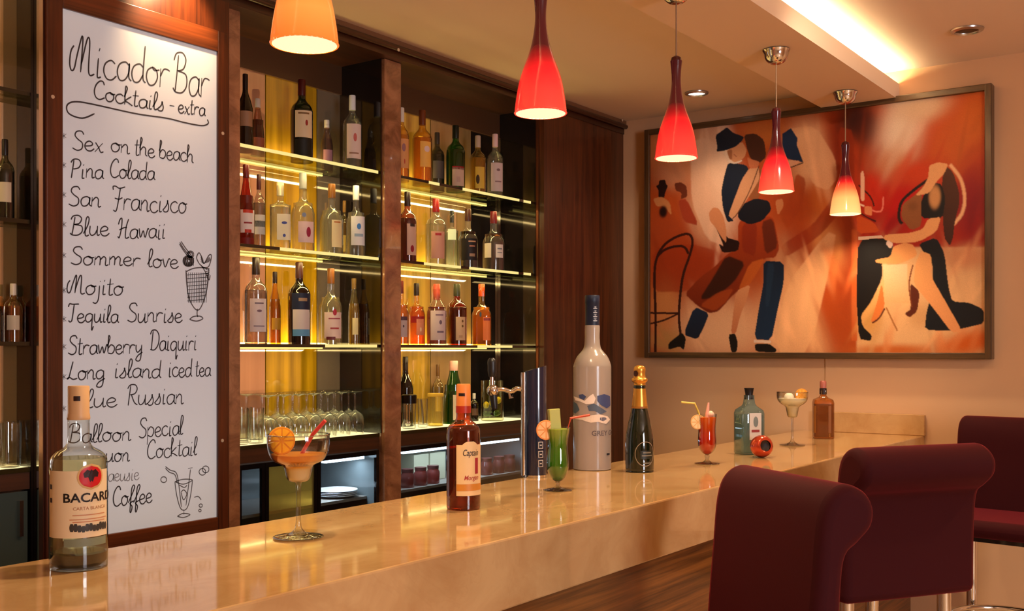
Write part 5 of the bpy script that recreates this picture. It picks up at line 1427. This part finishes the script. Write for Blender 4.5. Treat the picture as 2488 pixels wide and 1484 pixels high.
def blur(mk, n):
    for _ in range(n):
        q = mk.copy()
        q[1:-1, 1:-1] = (mk[1:-1, 1:-1] * 4 + mk[:-2, 1:-1] + mk[2:, 1:-1] + mk[1:-1, :-2] + mk[1:-1, 2:]) / 8
        mk = q
    return mk
def fill(pts, col, soft=1, amt=1.0, col2=None, smooth=1):
    sm = [Vector((x, y, 0)) for x, y in pts]
    for _ in range(smooth):                             # round the corners off
        sm = [q for a, b in zip(sm, sm[1:] + sm[:1]) for q in (a.lerp(b, .16), a.lerp(b, .84))]
    P = [uv(q.x, q.y) for q in sm]
    us = [q[0] for q in P]; vs = [q[1] for q in P]
    i0, i1 = max(0, int(min(us) * NX) - 4), min(NX, int(max(us) * NX) + 5)
    j0, j1 = max(0, int(min(vs) * NY) - 4), min(NY, int(max(vs) * NY) + 5)
    if i1 <= i0 or j1 <= j0:
        return
    uu, vv = U[j0:j1, i0:i1], V[j0:j1, i0:i1]
    ins = np.zeros(uu.shape, bool)
    n = len(P)
    for k in range(n):
        (xa, yb), (xc, yd) = P[k], P[(k + 1) % n]
        if yb == yd:
            continue
        cr = ((yb > vv) != (yd > vv)) & (uu < (xc - xa) * (vv - yb) / (yd - yb) + xa)
        ins ^= cr
    w = blur(ins.astype(float), soft) * amt
    c = np.array(srgb(*col))
    if col2:
        tt = ((vv - min(vs)) / max(1e-6, max(vs) - min(vs)))[..., None]
        cc = np.array(srgb(*col2)) * (1 - tt) + c * tt
    else:
        cc = c
    img[j0:j1, i0:i1] = img[j0:j1, i0:i1] * (1 - w[..., None]) + cc * w[..., None]
def line(pts, wd, col, soft=1):
    sm = smooth_path([(x, y, 0) for x, y in pts], 4)
    Lh, Rh = [], []
    for i, q in enumerate(sm):
        d = (sm[min(i + 1, len(sm) - 1)] - sm[max(i - 1, 0)])
        d = d.normalized() if d.length > 0 else Vector((1, 0, 0))
        nrm = Vector((-d.y, d.x, 0)) * wd / 2
        Lh.append((q.x + nrm.x, q.y + nrm.y)); Rh.append((q.x - nrm.x, q.y - nrm.y))
    fill(Lh + Rh[::-1], col, soft, smooth=0)

# ground colours
blob(150, 330, 170, 160, (206, 136, 84)); blob(390, 520, 120, 380, (226, 190, 160), 8); blob(330, 600, 60, 260, (206, 150, 116), 14); blob(440, 360, 50, 160, (232, 204, 178), 6); blob(180, 470, 120, 90, (206, 142, 104))
blob(150, 760, 200, 140, (168, 74, 34)); blob(260, 940, 260, 130, (164, 62, 24)); blob(300, 700, 70, 160, (206, 150, 114), 20)
blob(620, 260, 140, 70, (190, 110, 50)); blob(860, 320, 100, 170, (216, 160, 118), 15); blob(885, 455, 110, 100, (226, 172, 128))
blob(1040, 400, 70, 320, (140, 44, 12), 8); blob(870, 690, 190, 150, (168, 70, 20)); blob(760, 860, 150, 90, (150, 54, 18), 20); blob(940, 600, 70, 130, (186, 96, 36), 10)
blob(400, 1270, 330, 190, (228, 178, 136)); blob(830, 1150, 110, 330, (230, 174, 124), 22); blob(690, 1250, 90, 200, (226, 172, 126)); blob(760, 1020, 60, 120, (226, 166, 116)); blob(980, 1150, 90, 330, (172, 74, 24), 16)
blob(1060, 900, 60, 300, (150, 58, 16)); blob(120, 1160, 90, 160, (206, 136, 80)); blob(130, 1330, 110, 60, (190, 140, 84)); blob(960, 830, 70, 130, (214, 142, 84), 25)
fill([(1095, 150), (1330, 130), (1780, 60), (1780, 870), (1600, 860), (1100, 860)], (196, 78, 22), 6, .9, (160, 24, 14), smooth=0)
blob(1190, 330, 80, 150, (176, 66, 20)); blob(1110, 200, 90, 110, (62, 20, 14)); blob(1160, 240, 60, 90, (90, 30, 14), 0, .7); blob(1335, 250, 105, 200, (238, 208, 176), -12); blob(1450, 130, 130, 70, (222, 186, 150)); blob(1300, 430, 90, 90, (200, 120, 70), 0, .7)
blob(1620, 300, 110, 200, (196, 94, 30), -20); blob(1720, 200, 70, 120, (206, 106, 36)); blob(1340, 640, 170, 140, (186, 20, 16)); blob(1250, 730, 130, 60, (150, 6, 18)); blob(1700, 640, 80, 180, (140, 8, 20)); blob(1180, 560, 60, 90, (206, 52, 26)); blob(1430, 470, 120, 60, (196, 66, 24))
fill([(1110, 850), (1780, 850), (1780, 1400), (1110, 1400)], (222, 172, 122), 8, .95, (226, 178, 126), smooth=0)
blob(1680, 900, 110, 60, (206, 140, 96)); blob(1180, 1200, 60, 130, (206, 150, 84)); blob(1700, 1340, 190, 60, (200, 96, 30), 14); blob(1300, 1380, 200, 30, (196, 104, 44)); blob(1440, 1200, 60, 60, (190, 140, 90), 0, .6)
fill([(1085, 760), (1112, 760), (1112, 1330), (1085, 1330)], (196, 92, 36), 3, .9, smooth=0)
fill([(255, 310), (330, 285), (400, 330), (470, 420), (420, 640), (440, 850), (340, 810), (260, 620)], (226, 188, 158), 5, .7)
fill([(740, 240), (900, 228), (1000, 390), (1010, 500), (960, 560), (890, 530), (840, 430)], (224, 168, 122), 4, .75)
fill([(1015, 230), (1095, 250), (1100, 520), (1040, 660), (900, 810), (740, 905), (720, 840), (880, 740), (985, 600), (1025, 450)], (148, 48, 12), 4, .8)
fill([(960, 770), (1010, 790), (870, 1395), (690, 1395), (745, 1050)], (232, 176, 126), 5, .8)
fill([(60, 860), (250, 830), (430, 880), (330, 1000), (240, 1080), (60, 1080)], (160, 58, 22), 5, .7)
fill([(800, 470), (850, 500), (830, 640), (760, 760), (720, 700), (780, 560)], (166, 68, 24), 4, .8)
rb = np.random.RandomState(4)
for _ in range(170):                                    # brush strokes
    zx, zy = rb.uniform(60, 1740), rb.uniform(250, 1380)
    u, v = uv(zx, zy)
    i, j = int(np.clip(u, 0, .999) * NX), int(np.clip(v, 0, .999) * NY)
    c = img[j, i] * rb.uniform(.8, 1.25)
    cs = [int(255 * min(1, (1.055 * x ** (1 / 2.4) - .055) if x > .003 else 0)) for x in c]
    blob(zx, zy, rb.uniform(10, 24), rb.uniform(60, 150), cs, rb.uniform(-10, 40) if zx < 1090 else rb.uniform(-45, 20), .55)

NAVY, NAVY2, SKIN, SKIN2, DK = (20, 34, 54), (26, 50, 80), (214, 158, 112), (196, 128, 84), (20, 15, 18)
# cafe chair and far figures
for q in (((75, 1390), (76, 1200), (70, 1000), (84, 900), (130, 830), (200, 790), (250, 785), (266, 825), (252, 890), (214, 1010), (196, 1190), (205, 1300)), ((84, 900), (120, 865), (180, 845), (225, 850), (245, 885))):
    line(q, 13, (60, 22, 16))
line([(50, 1188), (196, 1190)], 10, (60, 22, 16)); line([(50, 1243), (120, 1225), (196, 1190)], 9, (60, 22, 16))
fill([(78, 535), (92, 528), (95, 505), (125, 503), (130, 526), (140, 535), (125, 570), (120, 600), (90, 595), (92, 560)], (44, 22, 22)); fill([(62, 600), (110, 590), (150, 620), (160, 690), (120, 640), (80, 640)], (196, 130, 80), 2)
blob(115, 668, 26, 34, (40, 18, 18), 0, 1, 3); fill([(172, 522), (205, 515), (235, 535), (240, 590), (205, 605), (210, 570), (180, 560)], (112, 54, 34)); fill([(190, 610), (235, 600), (300, 740), (220, 720)], (160, 66, 40), 3)
# dancing pair
fill([(500, 720), (560, 700), (680, 690), (700, 780), (712, 860), (690, 905), (640, 905), (590, 960), (540, 1040), (470, 1100), (400, 1180), (350, 1190), (290, 1150), (225, 1090), (300, 1010), (380, 950), (440, 890), (500, 850)], (166, 66, 24), 2, 1, (120, 40, 16))
fill([(520, 730), (600, 720), (590, 900), (520, 870)], (136, 44, 20), 4, .8); fill([(620, 720), (680, 700), (706, 850), (640, 890)], (84, 30, 16), 4, .8)
fill([(440, 890), (540, 930), (480, 1030), (380, 1110), (300, 1120), (370, 1010)], (44, 16, 12), 5, .9); fill([(400, 1080), (480, 1060), (440, 1130), (380, 1180), (300, 1150)], (170, 76, 30), 4, .8); fill([(560, 930), (640, 905), (600, 980), (540, 1070), (500, 1070)], (196, 100, 40), 3, .9)
fill([(360, 690), (400, 720), (440, 800), (510, 820), (500, 870), (420, 880), (400, 830), (430, 850)], (40, 14, 16), 1)
fill([(350, 672), (372, 645), (400, 650), (425, 690), (440, 760), (440, 830), (415, 800), (385, 750), (355, 715)], (206, 140, 98))
fill([(490, 1075), (565, 1040), (545, 1120), (512, 1200), (488, 1295), (464, 1292), (474, 1200)], (216, 152, 106), 1, 1, (196, 120, 80))
fill([(450, 1300), (485, 1292), (500, 1345), (492, 1390), (466, 1392)], DK)
fill([(275, 1155), (352, 1190), (325, 1260), (292, 1325), (218, 1300)], (22, 44, 72), 1, 1, (16, 30, 50)); fill([(140, 1345), (212, 1288), (232, 1318), (222, 1380), (200, 1360), (142, 1378)], DK)
fill([(630, 920), (735, 925), (736, 1030), (702, 1180), (672, 1328), (582, 1324), (608, 1160), (632, 1030)], (20, 38, 58), 1, 1, (22, 48, 76)); fill([(650, 930), (690, 935), (660, 1150), (640, 1160)], (34, 60, 84), 3, .6)
fill([(582, 1326), (671, 1330), (668, 1343), (582, 1341)], (226, 196, 172), 0, smooth=0); fill([(585, 1346), (660, 1346), (700, 1376), (690, 1394), (590, 1386)], DK)
fill([(450, 412), (545, 428), (562, 470), (522, 540), (482, 600), (455, 690), (480, 715), (445, 722), (422, 650), (414, 560), (430, 480)], NAVY)
fill([(590, 432), (640, 470), (625, 560), (595, 615), (555, 600), (560, 520)], (150, 92, 54)); fill([(500, 640), (590, 598), (660, 612), (672, 660), (625, 715), (560, 735), (500, 705)], (16, 22, 36), 1)
fill([(558, 445), (605, 432), (612, 500), (560, 585), (505, 665), (468, 700), (450, 688), (482, 600), (520, 500)], (208, 154, 114)); line([(608, 432), (560, 560), (500, 672), (470, 704)], 5, (100, 60, 40))
fill([(690, 610), (730, 600), (735, 640), (705, 690)], SKIN2, 1)
fill([(530, 272), (590, 265), (634, 298), (646, 385), (604, 424), (562, 392), (545, 340)], (74, 38, 22)); fill([(545, 385), (572, 400), (612, 410), (600, 444), (560, 446)], (196, 116, 76))
fill([(440, 350), (520, 305), (546, 350), (532, 392), (485, 416), (455, 396)], (206, 146, 104), 1, 1); fill([(444, 356), (470, 345), (470, 400), (455, 396)], (150, 92, 58), 2, .8); line([(448, 405), (480, 418), (520, 405)], 8, (220, 200, 180)); line([(478, 372), (492, 385)], 5, (160, 90, 60))
fill([(383, 275), (420, 250), (442, 232), (474, 262), (532, 282), (522, 302), (490, 332), (440, 352), (388, 360), (394, 335)], (20, 32, 50), 1, smooth=2)
fill([(728, 268), (772, 238), (806, 290), (803, 325), (836, 415), (800, 408), (730, 388)], (24, 48, 78), 1, smooth=0); fill([(752, 402), (822, 406), (800, 428), (768, 440)], (222, 164, 130)); line([(770, 440), (836, 416)], 5, (50, 20, 16))
# seated woman and keyboard
line([(1590, 425), (1645, 500), (1666, 600), (1650, 680), (1605, 735)], 18, (236, 180, 130), 3)
fill([(1560, 428), (1605, 460), (1636, 560), (1640, 620), (1615, 720), (1606, 800), (1590, 845), (1560, 800), (1545, 560)], (82, 40, 20), 1, 1, (62, 28, 18))
fill([(1110, 682), (1200, 722), (1230, 772), (1115, 782)], (200, 84, 32)); line([(1125, 672), (1170, 700), (1210, 718)], 7, (60, 16, 16)); line([(1120, 530), (1180, 590), (1200, 640)], 8, (70, 22, 16))
fill([(1130, 470), (1142, 455), (1150, 480), (1152, 612), (1130, 612)], (240, 186, 150)); line([(1160, 640), (1200, 665), (1240, 660), (1248, 590)], 8, (230, 130, 110)); fill([(1150, 640), (1190, 640), (1190, 690), (1150, 680)], (226, 140, 90)); line([(1115, 625), (1150, 640)], 9, (240, 200, 170))
fill([(1118, 806), (1270, 806), (1300, 840), (1285, 900), (1240, 925), (1242, 1010), (1185, 1130), (1132, 1200), (1140, 1255), (1190, 1305), (1182, 1332), (1122, 1322), (1108, 1100)], DK, 1)
fill([(1245, 940), (1372, 936), (1370, 1010), (1382, 1140), (1256, 1130)], (232, 190, 150), 2, 1, (222, 170, 116), smooth=0)
fill([(1240, 1028), (1256, 1160), (1205, 1240), (1182, 1232), (1214, 1140)], (214, 122, 60)); line([(1255, 1165), (1225, 1215), (1190, 1240)], 8, (90, 36, 20))
fill([(1384, 1030), (1436, 1080), (1422, 1180), (1382, 1212), (1356, 1190), (1390, 1170)], (92, 36, 16)); line([(1262, 1160), (1300, 1240), (1320, 1280)], 8, (170, 110, 60)); line([(1400, 940), (1380, 1040), (1395, 1160)], 7, (120, 56, 26))
fill([(1430, 832), (1520, 800), (1562, 880), (1582, 1050), (1602, 1130), (1690, 1135), (1764, 1170), (1764, 1242), (1700, 1258), (1600, 1280), (1460, 1276), (1470, 1180), (1500, 1080), (1502, 930), (1450, 870)], (18, 22, 30), 1)
fill([(1300, 845), (1360, 826), (1405, 840), (1424, 895), (1330, 936), (1212, 932), (1205, 915), (1285, 900)], (226, 156, 96)); fill([(1440, 868), (1496, 890), (1492, 1000), (1562, 1120), (1655, 1284), (1600, 1290), (1502, 1160), (1402, 1040), (1412, 940)], (230, 164, 104), 1, 1, (222, 150, 96))
fill([(1480, 505), (1445, 560), (1445, 740), (1390, 765), (1340, 700), (1345, 630), (1420, 575)], (150, 98, 56), 1, 1, (140, 84, 46)); blob(1400, 640, 24, 24, (120, 70, 34), 0, .6)
line([(1475, 505), (1400, 560), (1340, 620), (1328, 700), (1345, 730)], 15, (30, 16, 18))
fill([(1500, 518), (1546, 524), (1568, 600), (1552, 705), (1440, 702), (1444, 600)], (20, 16, 20)); blob(1512, 592, 27, 56, (204, 146, 92), 0, 1, 3)
fill([(1482, 430), (1530, 414), (1582, 422), (1562, 470), (1522, 512), (1485, 572), (1410, 587), (1452, 542), (1480, 490)], (228, 166, 110))
fill([(1480, 702), (1545, 695), (1522, 770), (1432, 822), (1312, 832), (1245, 808), (1260, 785), (1380, 778), (1450, 758)], (230, 164, 106)); fill([(1118, 796), (1240, 790), (1250, 804), (1118, 812)], (226, 190, 160), 0, smooth=0)
fill([(1300, 832), (1285, 860), (1260, 835), (1270, 812)], (226, 196, 176))
img = np.clip(img, 0, 1) ** 1.1
img *= (1 + .06 * rb.randn(NY, NX, 1) * .5)
me = bpy.data.meshes.new('canvas')
vy = HX * (1 - U).ravel(); vz = HY * V.ravel()
co = np.zeros((NX * NY, 3)); co[:, 0] = -.012; co[:, 1] = vy; co[:, 2] = vz
idx = np.arange(NX * NY).reshape(NY, NX)
q = np.stack([idx[:-1, 1:], idx[:-1, :-1], idx[1:, :-1], idx[1:, 1:]], -1).reshape(-1, 4)
me.vertices.add(len(co)); me.vertices.foreach_set('co', co.ravel())
me.loops.add(q.size); me.loops.foreach_set('vertex_index', q.ravel().astype(np.int32))
me.polygons.add(len(q)); me.polygons.foreach_set('loop_start', np.arange(0, q.size, 4, dtype=np.int32))
me.update(calc_edges=True)
at = me.color_attributes.new('paint', 'FLOAT_COLOR', 'POINT')
at.data.foreach_set('color', np.concatenate([np.clip(img.reshape(-1, 3), 0, 1), np.ones((NX * NY, 1))], 1).astype(np.float32).ravel())
m, nt, out = new_mat('oil_paint')
aN = nt.nodes.new('ShaderNodeVertexColor'); aN.layer_name = 'paint'
b = N(nt, 'ShaderNodeBsdfPrincipled'); b.inputs['Roughness'].default_value = .45; b.inputs['Specular IOR Level'].default_value = .3
nt.links.new(aN.outputs['Color'], b.inputs['Base Color']); nt.links.new(b.outputs[0], out.inputs[0])
me.materials.append(m)
cv = bpy.data.objects.new('canvas', me); COL.objects.link(cv); cv.parent = pic
cv['label'] = 'painted canvas in orange, red and navy'
G().box(-.010, 0, 0, .024, HX, HY).build('stretcher', rgbmat((90, 60, 36), .7), pic, smooth=False)
M_PF = wood('picture_frame_wood', srgb(40, 26, 14), srgb(96, 66, 34), 'Y', 1.2, .4, .2)
M_PFV = wood('picture_frame_wood_upright', srgb(40, 26, 14), srgb(96, 66, 34), 'Z', 1.2, .4, .2)
for a in ((-FWM * .3, -FWM * .6, HX + FWM * .3), (-FWM * .3, HY - FWM * .4, HX + FWM * .3)):
    G().box(-.026, a[0], a[1], .026, a[2], a[1] + FWM).build('frame_rail', M_PF, pic, smooth=False, bevel=.003)
for a in (-FWM * .5, HX - FWM * .5):
    G().box(-.0265, a, -FWM * .6, .0265, a + FWM, HY + FWM * .6).build('frame_stile', M_PFV, pic, smooth=False, bevel=.003)
